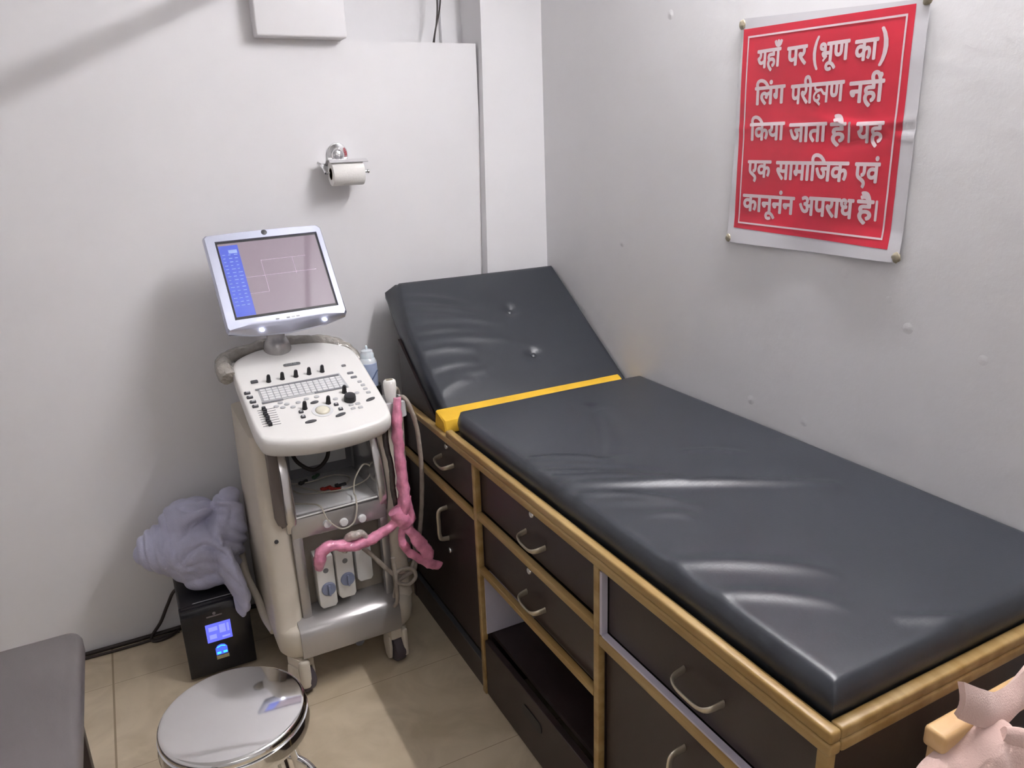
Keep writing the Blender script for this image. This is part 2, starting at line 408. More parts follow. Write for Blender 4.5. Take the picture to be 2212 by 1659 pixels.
# skirting under the doors
bm = B(); box(bm, W+.008, W+.022, YS[0]+.011, CY0, 0, .088); cpart('plinth', bm, 'laminate', smooth=False)
bm = B(); box(bm, W+.006, W+.02, YS[0]+.011, CY0, .09, .096); cpart('plinth_edge', bm, 'dgrey', smooth=False)
bm = B(); box(bm, W+.008, W+.022, CY1+.02, YS[1]-.012, 0, .094); cpart('plinth', bm, 'laminate', smooth=False)
# wedge box that props the headrest up
bm = B(); prism(bm, [(CY0, .748), (-.50, .748), (-.50, .752), (CY0, .943)], 'X', W+.02, -.02); cpart('headrest_support', bm, 'laminate', smooth=False)

# mattress ---------------------------------------------------------
MZ = .819
def seg_ridge(p, a, b, w, h):
    a = Vector(a); b = Vector(b); d = b-a; t = max(0, min(1, (p-a).dot(d)/d.length_squared)); q = a+d*t
    bow = .012*math.sin(math.pi*t)
    n = Vector((-d.y, d.x)).normalized()
    dist = (p-q-n*bow).length
    return h*math.exp(-(dist/w)**2)*math.sin(math.pi*min(1, max(0, .12+t*.88)))**.6
FOLDS = [((-.640, -1.173), (-.394, -1.335), .016, .006), ((-.635, -1.047), (-.46, -1.16), .013, .0045), ((-.64, -1.215), (-.13, -1.52), .019, .0075),
         ((-.645, -1.268), (-.47, -1.40), .014, .0055), ((-.636, -1.59), (-.41, -1.76), .022, .005), ((-.64, -1.701), (-.48, -1.835), .018, .004),
         ((-.30, -.80), (-.51, -1.16), .016, -.006), ((-.31, -.86), (-.44, -1.13), .03, .004), ((-.44, -1.90), (-.33, -2.0), .014, .004), ((-.56, -1.42), (-.49, -1.48), .015, .003),
         ((-.29, -1.20), (-.18, -1.29), .012, .0025), ((-.64, -1.10), (-.40, -1.27), .012, -.003), ((-.62, -1.32), (-.44, -1.45), .02, .003)]
def mattress():
    x0, x1, y0, y1, z0, z1 = -.657, -.003, -1.955, -.627, .7485, MZ
    nx, ny = 90, 180
    bm = B(); grid = []
    rc = .022
    for j in range(ny+1):
        row = []
        for i in range(nx+1):
            u = i/nx; v = j/ny
            y = y0+(y1-y0)*v; xl = x0+.022*max(0, (y+.69)/.063)**2; x = xl+(x1-xl)*u
            e = min((x-xl), (y-y0), (x1-x)*1.6, (y1-y))
            drop = 0
            if e < rc: drop = rc-math.sqrt(max(0, rc*rc-(rc-e)**2))
            z = z1-drop*.9
            z += .0025*noise.noise(Vector((x*3, y*2, 4)))
            if y > -.72 and x > -.16: z += -.02*((y+.72)/.09)*((x+.16)/.16)*0
            p = Vector((x, y))
            for a, b, w, h in FOLDS: z += 1.5*seg_ridge(p, a, b, w, h)*min(1, e/.02)
            row.append(bm.verts.new((x, y, z)))
        grid.append(row)
    for j in range(ny):
        for i in range(nx): bm.faces.new((grid[j][i], grid[j][i+1], grid[j+1][i+1], grid[j+1][i]))
    edge = [grid[0][i] for i in range(nx+1)]+[grid[j][nx] for j in range(1, ny+1)]+[grid[ny][i] for i in range(nx-1, -1, -1)]+[grid[j][0] for j in range(ny-1, 0, -1)]
    prev = edge; left_e = {grid[j][0] for j in range(ny+1)}
    for k, z in enumerate((z1-.03, z0+.02, z0)):
        cur = []
        for v in edge:
            bul = (.003, -.001, -.006)[k]
            cx, cy = (x0+x1)/2, (y0+y1)/2
            dx = -1 if (v.co.x < x0+.0005 or v in left_e) else (1 if v.co.x > x1-.0005 else 0); dy = -1 if v.co.y < y0+.0005 else (1 if v.co.y > y1-.0005 else 0)
            cur.append(bm.verts.new((v.co.x+(dx*bul if dx < 0 else min(0, dx*bul)), v.co.y+(dy*bul if dy < 0 else min(0, dy*bul)), z+.001*noise.noise(v.co*20))))
        n = len(edge)
        for i in range(n): bm.faces.new((prev[i], prev[(i+1) % n], cur[(i+1) % n], cur[i]))
        prev = cur
    bm.faces.new(prev)
    return bm
tag(obj('mattress', mattress(), 'vinyl', None, True, 60), 'long dark grey vinyl mattress lying flat on the couch cabinet', 'mattress')

# sloped headrest ----------------------------------------------------
hr = thing('headrest_cushion', 'dark grey vinyl backrest cushion sloping at the couch head, yellow foam end showing', 'cushion', (-.34, -.3, .77))
SL = math.atan(.667); HD = Vector((0, math.cos(SL), math.sin(SL))); HN = Vector((0, -math.sin(SL), math.cos(SL))); H0 = Vector((0, -.585, .7735))
HW = [((.03, .48), (.30, .38), .014, .006), ((.02, .32), (.33, .27), .015, .005), ((.02, .43), (.34, .34), .013, .005), ((.02, .36), (.24, .33), .016, .0055), ((.02, .28), (.20, .25), .016, .005), ((.02, .40), (.2, .37), .012, .004), ((.02, .20), (.18, .20), .016, .0045), ((.02, .11), (.13, .14), .016, .005), ((.03, .52), (.25, .44), .012, .005), ((.02, .15), (.2, .16), .014, .003)]
HB = [(.379, .397), (.374, .195)]
def headrest(s0, s1, wleft, cap_r):
    # s along slope, u across from the left edge (x=-.645) to the wall
    xb = -.004; th = .062
    nu, ns = 70, 60; bm = B(); grid = []
    for j in range(ns+1):
        row = []
        for i in range(nu+1):
            s = s0+(.012*(1-i/nu) if j == 0 else 0)+(s1-s0)*j/ns
            tp = max(0, min(1, (s-.30)/.29)); xa = wleft+.040*tp*tp
            u = i/nu*(xb-xa)
            e = min(u, (s1-s) if cap_r else 9, (xb-xa-u)*2)
            rc = .016; drop = 0
            if e < rc: drop = rc-math.sqrt(max(0, rc*rc-(rc-e)**2))
            h = -drop+.002*noise.noise(Vector((u*4, s*4, 1)))
            p = Vector((u, s))
            for a, b, w, hh in HW: h += .85*seg_ridge(p, a, b, w, hh)*min(1, e/.02)
            for bx, bs in HB:
                dd = math.hypot(u-bx, s-bs); h -= .011*math.exp(-(dd/.022)**2)
            # left border sags a little near the head
            q = H0+HD*s+HN*h
            row.append(bm.verts.new((xa+u, q.y, q.z)))
        grid.append(row)
    for j in range(ns):
        for i in range(nu): bm.faces.new((grid[j][i], grid[j][i+1], grid[j+1][i+1], grid[j+1][i]))
    edge = [grid[0][i] for i in range(nu+1)]+[grid[j][nu] for j in range(1, ns+1)]+[grid[ns][i] for i in range(nu-1, -1, -1)]+[grid[j][0] for j in range(ns-1, 0, -1)]
    prev = edge; lset = {grid[j][0] for j in range(ns+1)}
    for k, d in enumerate((.03, th-.006, th)):
        cur = []
        for v in edge:
            left = v in lset
            off = (-.004, -.002, .004)[k] if left else 0
            if left and k == 0: off = min(off, (wleft-.006-v.co.x)*.7)
            cur.append(bm.verts.new(v.co+HN*(-d)+Vector((off if k == 0 or not left else wleft-.004+.008*(k-1)+.016*max(0, min(1, (v.co.y+.35)/.25))**2-v.co.x, 0, 0))))
        for v in cur: v.co.z = max(v.co.z, .7495)
        n = len(edge)
        for i in range(n): bm.faces.new((prev[i], prev[(i+1) % n], cur[(i+1) % n], cur[i]))
        prev = cur
    bm.faces.new(prev); return bm
obj('cover', headrest(.026, .600, -.650, True), 'vinyl', hr, True, 60)
# bare foam at the lower end: a wedge-cut block
def foam():
    bm = B(); rings = []
    for x, k in ((-.674, 1), (-.670, 1.02), (-.60, .95), (-.3, .62), (-.12, .34), (-.03, .02)):
        e = .004 if x < -.672 else 0
        pr = [(-.545, .800-e), (-.556-e, .7965-e), (-.572-.034*k+e, .788-.004*k-e), (-.612-.004*k+e, .7505), (-.535, .7505)]
        rings.append([(x, y, z) for y, z in pr])
    loft(bm, rings); return bm
obj('foam', foam(), 'foam', hr, label='bare yellow foam strip at the lower end')
for bx, bs in HB:
    q = H0+HD*bs+HN*(-.0105); bm = B(); R = Vector((0, 0, 1)).rotation_difference(HN).to_matrix().to_4x4()
    lathe(bm, [(0, -.001), (.010, -.001), (.009, .003), (.005, .005), (0, .0055)], (-.648+bx, q.y, q.z), 'Z', 20, R); obj('button', bm, 'vinyl', hr)

# ================================================================== ULTRASOUND MACHINE
us = thing('ultrasound_machine', 'white and silver ultrasound scanner cart with tilted monitor between the couch and the back wall', 'medical scanner', (-.99, -.33, 0))
def up(name, bm, m, parent=us, **k): return obj(name, bm, m, parent, **k)
XC = -1.005; CT = math.atan(.105/.335); CV = Vector((0, math.cos(CT), math.sin(CT))); CN = Vector((0, -math.sin(CT), math.cos(CT))); CP0 = Vector((XC, -.62, .842))
def con(u, v, h=0): return CP0+Vector((u, 0, 0))+CV*v+CN*h
CM = Matrix((Vector((1, 0, 0)), CV, CN)).transposed().to_4x4(); CM.translation = CP0
# base with rounded cream corners and a silver bumper insert
def base():
    bm = B(); rings = []
    for z, ins in ((.125, .02), (.128, .012), (.14, .004), (.17, 0), (.205, 0), (.218, .004), (.226, .014), (.228, .03)):
        rings.append([(x, y, z) for x, y in rrect(-1.2+ins, -.783-ins, -.57+ins, -.10-ins, .07-ins*.5, 8)])
    loft(bm, rings); return bm
up('base', base(), 'cream')
bm = B(); prism(bm, [(-.574, .132), (-.5768, .15), (-.5762, .196), (-.571, .214), (-.558, .229), (-.50, .247), (-.46, .249), (-.46, .13), (-.56, .13)], 'X', -1.142, -.842, .002); up('front_bumper', bm, 'silver')
bm = B(); lathe(bm, [(0, 0), (.014, 0), (.014, .004), (0, .004)], (-.975, -.5705, .134), 'Y', 16, Matrix.Scale(-1, 4, (0, 1, 0))); up('bumper_catch', bm, 'dgrey')
# side columns
def column(s):
    xc = XC-.0+.013
    xo, xi = (-1.2, -1.117) if s < 0 else (-.783, -.848)
    bm = B(); rings = []
    for z, yf, dx in ((.215, -.545, 0), (.24, -.535, .0), (.4, -.528, .002), (.56, -.52, .004), (.70, -.505, .006), (.80, -.49, .008)):
        x0, x1 = (xo+dx, xi) if s < 0 else (xi, xo-dx)
        rings.append([(x, y, z) for x, y in rrect(x0, x1, yf, -.13, .03, 6)])
    loft(bm, rings); return bm
up('side_column', column(-1), 'cream'); up('side_column', column(1), 'cream')
bm = B(); lathe(bm, [(0, 0), (.006, 0), (.006, .003), (0, .003)], (-1.165, -.524, .5), 'Y', 12, Matrix.Scale(-1, 4, (0, 1, 0))); up('screw', bm, 'dgrey')
# rear body block
bm = B(); box(bm, -1.118, -.847, -.262, -.12, .22, .84, .01); up('rear_body', bm, 'lgrey')
# silver front panel below the tray
bm = B(); box(bm, -1.122, -.843, -.532, -.50, .492, .556, .006); box(bm, -1.122, -1.093, -.532, -.50, .23, .5, .006); box(bm, -.868, -.843, -.532, -.5, .23, .5, .006)
up('front_panel', bm, 'silver')
bm = B(); box(bm, -1.1, -.86, -.478, -.262, .23, .50); up('connector_recess', bm, 'recess', smooth=False)
for x, z in ((-1.022, .521), (-.974, .513), (-.920, .510)):
    bm = B(); lathe(bm, [(0, 0), (.0125, 0), (.0125, .005), (.010, .009), (0, .010)], (x, -.531, z), 'Y', 24, Matrix.Scale(-1, 4, (0, 1, 0))); up('round_button', bm, 'key')
# cheeks: curved silver side arms of the tray
def cheek(x0, x1):
    bm = B()
    prof = cat([(-.520, .505, 0), (-.537, .56, 0), (-.532, .62, 0), (-.512, .69, 0), (-.48, .75, 0)], 6)
    inner = [(-.29, .75), (-.29, .505)]
    prism(bm, [(p.x, p.y) for p in prof]+inner, 'X', x0, x1, .007, 3); return bm
up('tray_cheek', cheek(-1.134, -1.103), 'satin'); up('tray_cheek', cheek(-.866, -.836), 'satin')
# darker flank panels with a rounded lower end beside the cheeks
def flank(x0, x1):
    bm = B(); pts = [(x0+.004, .79), (x1, .79), (x1, .545), (x1-.012, .538), (x0+.02, .540), (x0+.008, .55), (x0+.002, .57)]
    prism(bm, pts, 'Y', -.534, -.45, .004); return bm
up('flank_panel', flank(-1.163, -1.133), 'flank')
bm = B(); box(bm, -1.104, -.865, -.505, -.262, .545, .562, .002); up('tray', bm, 'key')
bm = B(); box(bm, -1.104, -.865, -.266, -.26, .56, .80); up('tray_back', bm, 'mgrey', smooth=False)
bm = B(); box(bm, -1.06, -.885, -.272, -.266, .595, .78); up('tray_back_panel', bm, 'key', smooth=False)
bm = B(); box(bm, -1.134, -.84, -.50, -.262, .755, .80); up('tray_roof', bm, 'dgrey', smooth=False)
bm = B(); tube(bm, [(-1.118, -.531, .558), (-.868, -.531, .566)], .0028, 8, 1, smooth=False); up('tray_lip', bm, 'acrylic_edge')
bm = B(); tube(bm, [(-1.10, -.515, .742), (-.905, -.515, .746)], .002, 8, 1, smooth=False); up('tray_top_edge', bm, 'acrylic_edge')
# neck block that carries the console
bm = B(); box(bm, -1.13, -.86, -.47, -.16, .79, .86, .02); up('console_support', bm, 'lgrey')

# console ------------------------------------------------------------
OUT = [(-.184, .10), (-.184, .22), (-.184, .32), (-.178, .375), (-.152, .412), (-.09, .442), (0, .448), (.09, .436), (.150, .402), (.177, .362), (.183, .30), (.183, .20), (.182, .10), (.179, .03), (.162, -.012), (.085, -.036), (0, -.043), (-.085, -.036), (-.162, -.010), (-.180, .03)]
OUTC = cat([(a, b, 0) for a, b in OUT], 5, True)
def console():
    bm = B(); rings = []
    for k, h, dv in ((.86, -.075, .03), (.93, -.068, .012), (.965, -.058, .004), (.992, -.042, 0), (1.0, -.026, 0), (.997, -.014, 0), (.985, -.005, 0), (.965, -.001, 0), (.935, 0, 0)):
        rings.append([con(p.x*k, .195+(p.y-.195)*k+dv, h) for p in OUTC])
    loft(bm, rings); return bm
cons = up('console', console(), 'console', sharp=60)
def cobj(name, bm, m, **k):   # bm in console-local coordinates
    bm.transform(CM); return obj(name, bm, m, cons, **k)
def oval(u, v, ru, rv, h=.004, ang=0, z0=-.001):
    bm = B(); R = Matrix.Rotation(ang, 4, 'Z')
    rings = []
    for k, z in ((1, z0), (1, h*.7), (.8, h)):
        rings.append([(R @ Vector((ru*k*math.cos(a*math.pi/12), rv*k*math.sin(a*math.pi/12), 0)))+Vector((u, v, z)) for a in range(24)])
    return loft(bm, rings)
def pad(u, v, w, d, h=.004, r=.003, ang=0):
    bm = B(); t = B(); poly = rrect(-w/2, w/2, -d/2, d/2, r, 3)
    loft(t, [[(x, y, -.001) for x, y in poly], [(x, y, h*.7) for x, y in poly], [(x*.9, y*.85, h) for x, y in poly]])
    merge(bm, t, Matrix.Translation((u, v, 0)) @ Matrix.Rotation(ang, 4, 'Z')); return bm
def knob(u, v, r=.008, h=.02, prof=None):
    bm = B(); lathe(bm, prof or [(r*1.15, -.001), (r*1.15, .002), (r, .004), (r*.82, h*.85), (r*.6, h), (0, h)], (u, v, 0), 'Z', 20); return bm
for u, v in ((-.0991, .26), (-.0607, .262), (-.022, .2629), (.0162, .2653), (.0546, .2662)): cobj('knob', knob(u, v-.003, .0062, .022), 'black')
for u, v in ((-.0384, .098), (.0275, .103), (.0836, .14)): cobj('knob', knob(u, v, .0065, .024), 'black')
cobj('knob', knob(.0875, .10, .015, .018, [(.017, -.001), (.0165, .012), (.015, .017), (.012, .018), (0, .0182)]), 'black')
# keyboard
bm = B(); loft(bm, [[(-.137, .156, -.001), (.104, .161, -.001), (.098, .240, -.001), (-.137, .228, -.001)], [(-.137, .156, .0015), (.104, .161, .0015), (.098, .240, .0015), (-.137, .228, .0015)]])
kb = cobj('keyboard', bm, 'lgrey')
bm = B()
for r in range(5):
    for c in range(14):
        u0 = -.133+c*.0164; v0 = .163+r*.0118+.0002*c
        box(bm, u0, u0+.0142, v0, v0+.0098, .0012, .004, .0008, 1)
cobj('keys', bm, 'key', smooth=False)
bm = B(); box(bm, -.136, .100, .2245, .231, .0012, .003); t = B()
box(bm, -.135, -.078, .1555, .1615, .0012, .003); box(bm, .01, .104, .1575, .1645, .0012, .003)
bm.transform(Matrix.Rotation(.028, 4, 'Z')); cobj('keyboard_strip', bm, 'mgrey', smooth=False)
pl = cobj('name_plate', pad(-.0177, .3258, .05, .013, .003, .006), 'plaque')
t = text_bm('Vivid S5', .012); t.transform(Matrix.Translation((-.0372, .3218, .0036)) @ Matrix.Diagonal((.0102, .0112, 1, 1))); cobj('name_plate_text', t, 'plaque_text', smooth=False)
cobj('power_button', pad(-.1368, .2654, .020, .013), 'dgrey')
for u, v in ((-.1659, .2157), (-.1634, .1936), (-.1598, .1699), (-.1581, .1476)):
    cobj('soft_key', pad(u, v, .0165, .012), 'dgrey'); cobj('soft_key_cap', pad(u+.0015, v+.0012, .0095, .006, .0052, .002), 'lgrey')
# depth-gain sliders: a row of short lines with black knobs
bm = B()
for k in range(8):
    v = .1265-k*.0106; box(bm, -.158, -.112, v-.0006, v+.0006, -.0005, .0006)
cobj('slider_slot', bm, 'ink', smooth=False)
for k in range(8): cobj('slider_knob', pad(-.1406+.0012*math.sin(k*2.1), .1265-k*.0106, .0105, .0085, .009, .002), 'black')
# trackball
bm = B(); lathe(bm, [(.029, -.001), (.0285, .0012), (.021, .0016), (.021, -.0005), (.029, -.001)], (.004, .075, 0), 'Z', 32); cobj('trackball_ring', bm, 'key')
bm = B(); lathe(bm, [(.0195*math.sin(a*math.pi/20), .0085*math.cos(a*math.pi/20)) for a in range(0, 11)][::-1], (.004, .075, .001), 'Z', 28); cobj('trackball', bm, 'ball')
for u, v, a, rr in ((-.0385, .0347, .05, .0155), (.0434, .0396, .28, .0155), (.1417, .0844, .30, .0145), (-.0067, .1173, .12, .0115)): cobj('oval_button', oval(u, v, rr, .0052, .004, a), 'dgrey')
for u, v in ((-.0514, .0851), (-.0518, .0615), (.0456, .0894), (.0511, .0652)):
    cobj('square_button', pad(u, v, .0125, .0115), 'dgrey'); cobj('square_button_cap', pad(u, v, .006, .005, .0052, .001), 'lgrey')
for u, v in ((-.023, .1406), (.0059, .1424), (-.0476, .1308), (-.0658, .1144), (-.0783, .1325), (-.093, .1442), (-.1067, .1306), (-.0915, .1204), (.0514, .1162), (.1159, .1266)): cobj('small_button', oval(u, v, .0072, .0052, .003), 'lgrey')
for u, v in ((.0834, .0753), (.1027, .0753), (.0839, .0579), (.1043, .0569)): cobj('small_button', pad(u, v, .0125, .0085, .003, .002), 'lgrey')
for u, v, w in ((.1289, .2309, .018), (.1317, .2065, .018), (.1403, .1795, .0125), (.1439, .1595, .0125), (.1445, .1396, .0125), (.1471, .1192, .0125), (.1221, .275, .013)): cobj('side_button', pad(u, v, w, .0095, .003, .003), 'mgrey' if w > .013 or v > .27 else 'lgrey')
# swivel dome, neck and monitor -------------------------------------
bm = B(); dome = con(-.036, .428, -.002)
lathe(bm, [(.040, -.02), (.041, .002), (.0395, .014), (.034, .027), (.027, .035), (.026, .05), (.026, .085), (0, .085)], dome, 'Z', 32); up('monitor_neck', bm, 'silver')
MC = Vector((-1.024, -.25, 1.196)); MY, MT, MRo = .021, .627, .018
_r = Vector((math.cos(MY), math.sin(MY), 0)); _b = Vector((-math.sin(MY), math.cos(MY), 0)); _u = Vector((0, 0, 1))*math.cos(MT)+_b*math.sin(MT)
MR = _r*math.cos(MRo)+_u*math.sin(MRo); MU = -_r*math.sin(MRo)+_u*math.cos(MRo); MN = MR.cross(MU)
MM = Matrix((MR, MU, MN)).transposed().to_4x4(); MM.translation = MC
def mon_local(bm): bm.transform(MM); return bm
bm = B(); t = B(); box(t, -.05, .06, -.135, .05, -.085, -.045, .02); merge(bm, mon_local(t))
t = B(); a = dome+Vector((0, 0, .07)); b = MM @ Vector((.01, -.05, -.07)); tube(t, [a, (a+b)/2+Vector((0, .01, 0)), b], .030, 16, 4); merge(bm, t); up('monitor_arm', bm, 'silver')
def mon_outline(k=0, ext=0):
    w, h = .172-k, .1555-k
    pts = []
    top = [(-w+.008, h-.003), (-w*.5, h), (0, h+.001), (w*.5, h), (w-.012, h-.002), (w-.002, h-.012)]
    bot = [(w, -h+.010), (w-.006, -h+.001), (w*.6, -h-.008-ext), (0, -h-.014-ext*1.3), (-w*.6, -h-.008-ext), (-w+.004, -h+.001), (-w, -h+.008)]
    return [(-w, h-.010)]+top+bot
def monitor():
    bm = B(); rings = []
    for z, k, e in ((-.05, .03, 0), (-.045, .012, .003), (-.03, .002, .005), (-.018, 0, .004), (-.006, .001, -.010), (0, .005, -.018)):
        rings.append([(x, y, z) for x, y in mon_outline(k, e)])
    loft(bm, rings, True, False)
    # bezel ring to screen opening
    sx0, sx1, sy0, sy1 = -.143, .152, -.122, .128
    n = len(rings[-1]); o = rings[-1]
    ins = []
    for x, y, z in o: ins.append((min(max(x*.92, sx0), sx1), min(max(y*.99, sy0), sy1), 0))
    def snap(p):
        x, y, z = p
        return p
    inner = [(sx0, sy1-.012), (sx0+.0, sy1), (-.08, sy1), (0, sy1), (.08, sy1), (sx1, sy1), (sx1, sy1-.012), (sx1, sy0+.01), (sx1, sy0), (.09, sy0), (0, sy0), (-.09, sy0), (sx0, sy0), (sx0, sy0+.008)]
    a = [bm.verts.new(p) for p in o]; b = [bm.verts.new((x, y, -.001)) for x, y in inner]; c = [bm.verts.new((x*.985, y*.985, -.008)) for x, y in inner]
    for i in range(n):
        j = (i+1) % n; bm.faces.new((a[i], a[j], b[j], b[i])); bm.faces.new((b[i], b[j], c[j], c[i]))
    bmesh.ops.remove_doubles(bm, verts=bm.verts, dist=1e-5)
    return bm
mon = up('monitor', mon_local(monitor()), 'silver_bl', sharp=30)
def mobj(name, bm, m, **k): return obj(name, mon_local(bm), m, mon, **k)
bm = B(); box(bm, -.1425, .1515, -.1215, .1275, -.0095, -.0062); mobj('screen_surround', bm, 'black', smooth=False)
bm = B(); box(bm, -.137, .146, -.112, .121, -.0066, -.0052); mobj('screen', bm, 'screen', smooth=False)
bm = B(); box(bm, -.1365, -.083, -.1118, .114, -.0056, -.0048); mobj('menu_bar', bm, 'side_ui', smooth=False)
bm = B()
for k in range(15):
    y = .083-k*.0115; 
    for q in range(3):
        x = -.131+q*.016; w = .006+.006*random.random(); box(bm, x, x+w, y, y+.002, -.005, -.0046)
box(bm, -.112, -.088, .088, .099, -.005, -.0045); mobj('menu_text', bm, 'ui_text', smooth=False)
bm = B()
for a in ((-.03, -.028, .056), (-.03, .1, .055), (-.083, .12, .006), (-.083, -.03, -.046)): box(bm, a[0], a[1], a[2], a[2]+.0008, -.0053, -.0047)
for x, y0, y1 in ((-.03, .006, .056), (.06, .0, .056), (-.03, -.046, .006)): box(bm, x, x+.0008, y0, y1, -.0053, -.0047)
mobj('image_grid', bm, 'ui_line', smooth=False)
bm = B(); lathe(bm, [(0, 0), (.0085, 0), (.0085, .002), (.006, .003), (0, .003)], (.0, .143, -.002), 'Z', 20); mobj('camera_dot', bm, 'dgrey')
for x in (-.03, 0, .014, .028): 
    bm = B(); box(bm, x-.005, x+.005, -.1385, -.1345, -.002, .001, .001, 1); mobj('monitor_button', bm, 'lgrey')
for x in (-.078, .102):
    bm = B(); lathe(bm, [(0, 0), (.0042, 0), (.0042, .001), (.003, .002), (0, .0022)], (0, 0, 0), 'Z', 16, Matrix.Diagonal((1.3, .8, 1, 1)))
    q = -.1555-.004 if x > 0 else -.1555-.006
    bm.transform(Matrix.Translation((x, q, -.006)) @ Matrix.Rotation(math.radians(50), 4, 'X')); mobj('lamp', bm, 'led')
# plastic-wrapped rear handle
bm = B(); tube(bm, [(-1.20, -.30, .925), (-1.208, -.27, .945), (-1.19, -.215, .962), (-1.11, -.185, .972), (-1.03, -.175, .976), (-.95, -.18, .970), (-.88, -.195, .962), (-.83, -.215, .935), (-.805, -.25, .90)], [.024, .025, .021, .02, .021, .021, .02, .019, .018], 14, 8, wob=.22); up('rear_handle', bm, 'film')
# side holder strip
bm = B(); box(bm, -.826, -.775, -.42, -.25, .775, .80, .006)
for y in (-.30,):
    lathe(bm, [(.034, -.02), (.036, -.02), (.036, .035), (.031, .035), (.031, -.015), (.0, -.015)], (-.793, y, .80), 'Z', 24)
up('bottle_holder', bm, 'black')
def ring(c, r, h, th): return [(r, -h), (r+th, -h), (r+th, h), (r, h), (r, -h)]
bm = B(); rr = rrect(-.836, -.757, -.545, -.455, .02, 5); ri = rrect(-.828, -.765, -.537, -.463, .016, 5)
loft(bm, [[(x, y, .80) for x, y in rr], [(x, y, .845) for x, y in rr], [(x, y, .847) for x, y in ri], [(x, y, .80) for x, y in ri]], False, False); up('probe_holder', bm, 'lgrey')
bm = B(); box(bm, -.829, -.764, -.538, -.462, .798, .803); up('holder_floor', bm, 'black')
# probe connectors in the recess
def connector(x, w, z0, z1, y, m, knobz=None):
    bm = B(); pts = [(x-w/2, z0+.012), (x-w/2+.008, z0), (x+w/2-.006, z0), (x+w/2, z0+.01), (x+w/2, z1), (x-w/2, z1)]
    prism(bm, pts, 'Y', y, -.477, .004); c = up('connector', bm, m)
    if knobz is not None:
        bm = B(); lathe(bm, [(0, 0), (.021, 0), (.021, .004), (.019, .007), (0, .007)], (x+.003, y, knobz), 'Y', 28, Matrix.Scale(-1, 4, (0, 1, 0))); k = obj('latch_knob', bm, 'bluegrey', c)
        bm = B(); box(bm, x, x+.006, y-.017, y-.006, knobz-.017, knobz+.017, .002); obj('latch_grip', bm, 'bluegrey', c)
        bm = B(); lathe(bm, [(0, 0), (.008, 0), (.0075, .0012), (0, .0015)], (x+.001, y, z1-.045), 'Y', 20, Matrix.Scale(-1, 4, (0, 1, 0)) @ Matrix.Diagonal((1, 1, .6, 1)).normalized()); obj('badge', bm, 'mgrey', c)
connector(-1.043, .052, .252, .42, -.535, 'console', .315); connector(-.985, .052, .268, .435, -.535, 'console', .33); connector(-.925, .048, .30, .435, -.525, 'key')
# casters
def caster(x, y, tilt=0, steer=0):
    R = Matrix.Translation((x, y, 0)) @ Matrix.Rotation(steer, 4, 'Z')
    bm = B(); t = B(); box(t, -.027, .027, -.03, .03, .088, .128, .008); merge(bm, t, R)
    for s in (-1, 1):
        t = B(); prism(t, [(-.02, .10), (.024, .10), (.03, .06), (.018, .018), (0, .01), (-.016, .02), (-.024, .06)], 'X', s*.026-.0045, s*.026+.0045, .003); merge(bm, t, R)
    c = up('caster', bm, 'cream')
    bm = B(); t = B(); lathe(t, [(0, -.0185), (.03, -.0185), (.042, -.017), (.047, -.011), (.047, .011), (.042, .017), (.03, .0185), (0, .0185)], (0, 0, .047), 'X', 28); merge(bm, t, R); obj('wheel', bm, 'rubber', c)
caster(-.852, -.53, 0, .1); caster(-1.145, -.53, 0, .5); caster(-.85, -.16); caster(-1.14, -.16)
bm = B(); box(bm, -1.158, -1.126, -.578, -.54, .03, .126, .012, 3); up('brake_pedal', bm, 'cream')
bm = B(); box(bm, -.842, -.826, -.575, -.55, .03, .126, .006, 3); up('brake_pedal', bm, 'cream')
# grey hose sweeping down from behind to the base
bm = B(); tube(bm, [(-1.225, -.12, .34), (-1.232, -.23, .27), (-1.215, -.30, .21), (-1.207, -.36, .17), (-1.195, -.42, .155)], .012, 12, 8); up('side_hose', bm, 'cream')

# items in the tray and on the machine ---------------------------------
bm = B(); tube(bm, cat([(-1.06, -.30, .68), (-1.045, -.33, .64), (-1.0, -.34, .61), (-.955, -.33, .64), (-.945, -.30, .70), (-.96, -.285, .73)], 6), .006, 10, 2); tag(obj('black_cable', bm, 'cord'), 'black cable loop at the back of the scanner tray', 'cable')
lw = thing('lead_wire', 'thin pale lead wire coiled in the scanner tray with red and black clips', 'wire', (-.98, -.42, .563))
zf = .566
bm = B(); tube(bm, [(-1.06, -.33, zf), (-1.0, -.42, zf+.004), (-.93, -.44, zf+.006), (-.875, -.46, zf+.03), (-.862, -.47, zf+.068), (-.885, -.475, zf+.085), (-.915, -.48, zf+.05), (-.925, -.49, zf+.012), (-.93, -.525, zf+.012), (-.935, -.542, zf-.02), (-.95, -.545, zf-.058), (-.985, -.545, zf-.066), (-1.02, -.544, zf-.03), (-1.035, -.53, zf+.012), (-1.06, -.48, zf+.004), (-1.09, -.45, zf)], .0024, 8, 8); obj('wire', bm, 'wire_w', lw)
bm = B(); tube(bm, [(-1.09, -.30, zf), (-1.02, -.33, zf+.003), (-.94, -.31, zf), (-.90, -.36, zf), (-.96, -.42, zf), (-1.05, -.40, zf), (-1.08, -.35, zf)], .0022, 8, 8); obj('wire', bm, 'wire_w', lw)
for (x, y, a, m) in ((-.985, -.405, .3, 'red'), (-.962, -.425, -.5, 'red'), (-.94, -.405, .1, 'black'), (-1.035, -.325, .6, 'black'), (-.99, -.30, .8, 'green')):
    bm = B(); t = B(); box(t, -.016, .016, -.005, .005, 0, .009, .003); box(t, -.02, -.008, -.004, .004, .003, .012, .002); merge(bm, t, Matrix.Translation((x, y, zf)) @ Matrix.Rotation(a, 4, 'Z')); obj('clip', bm, m, lw)

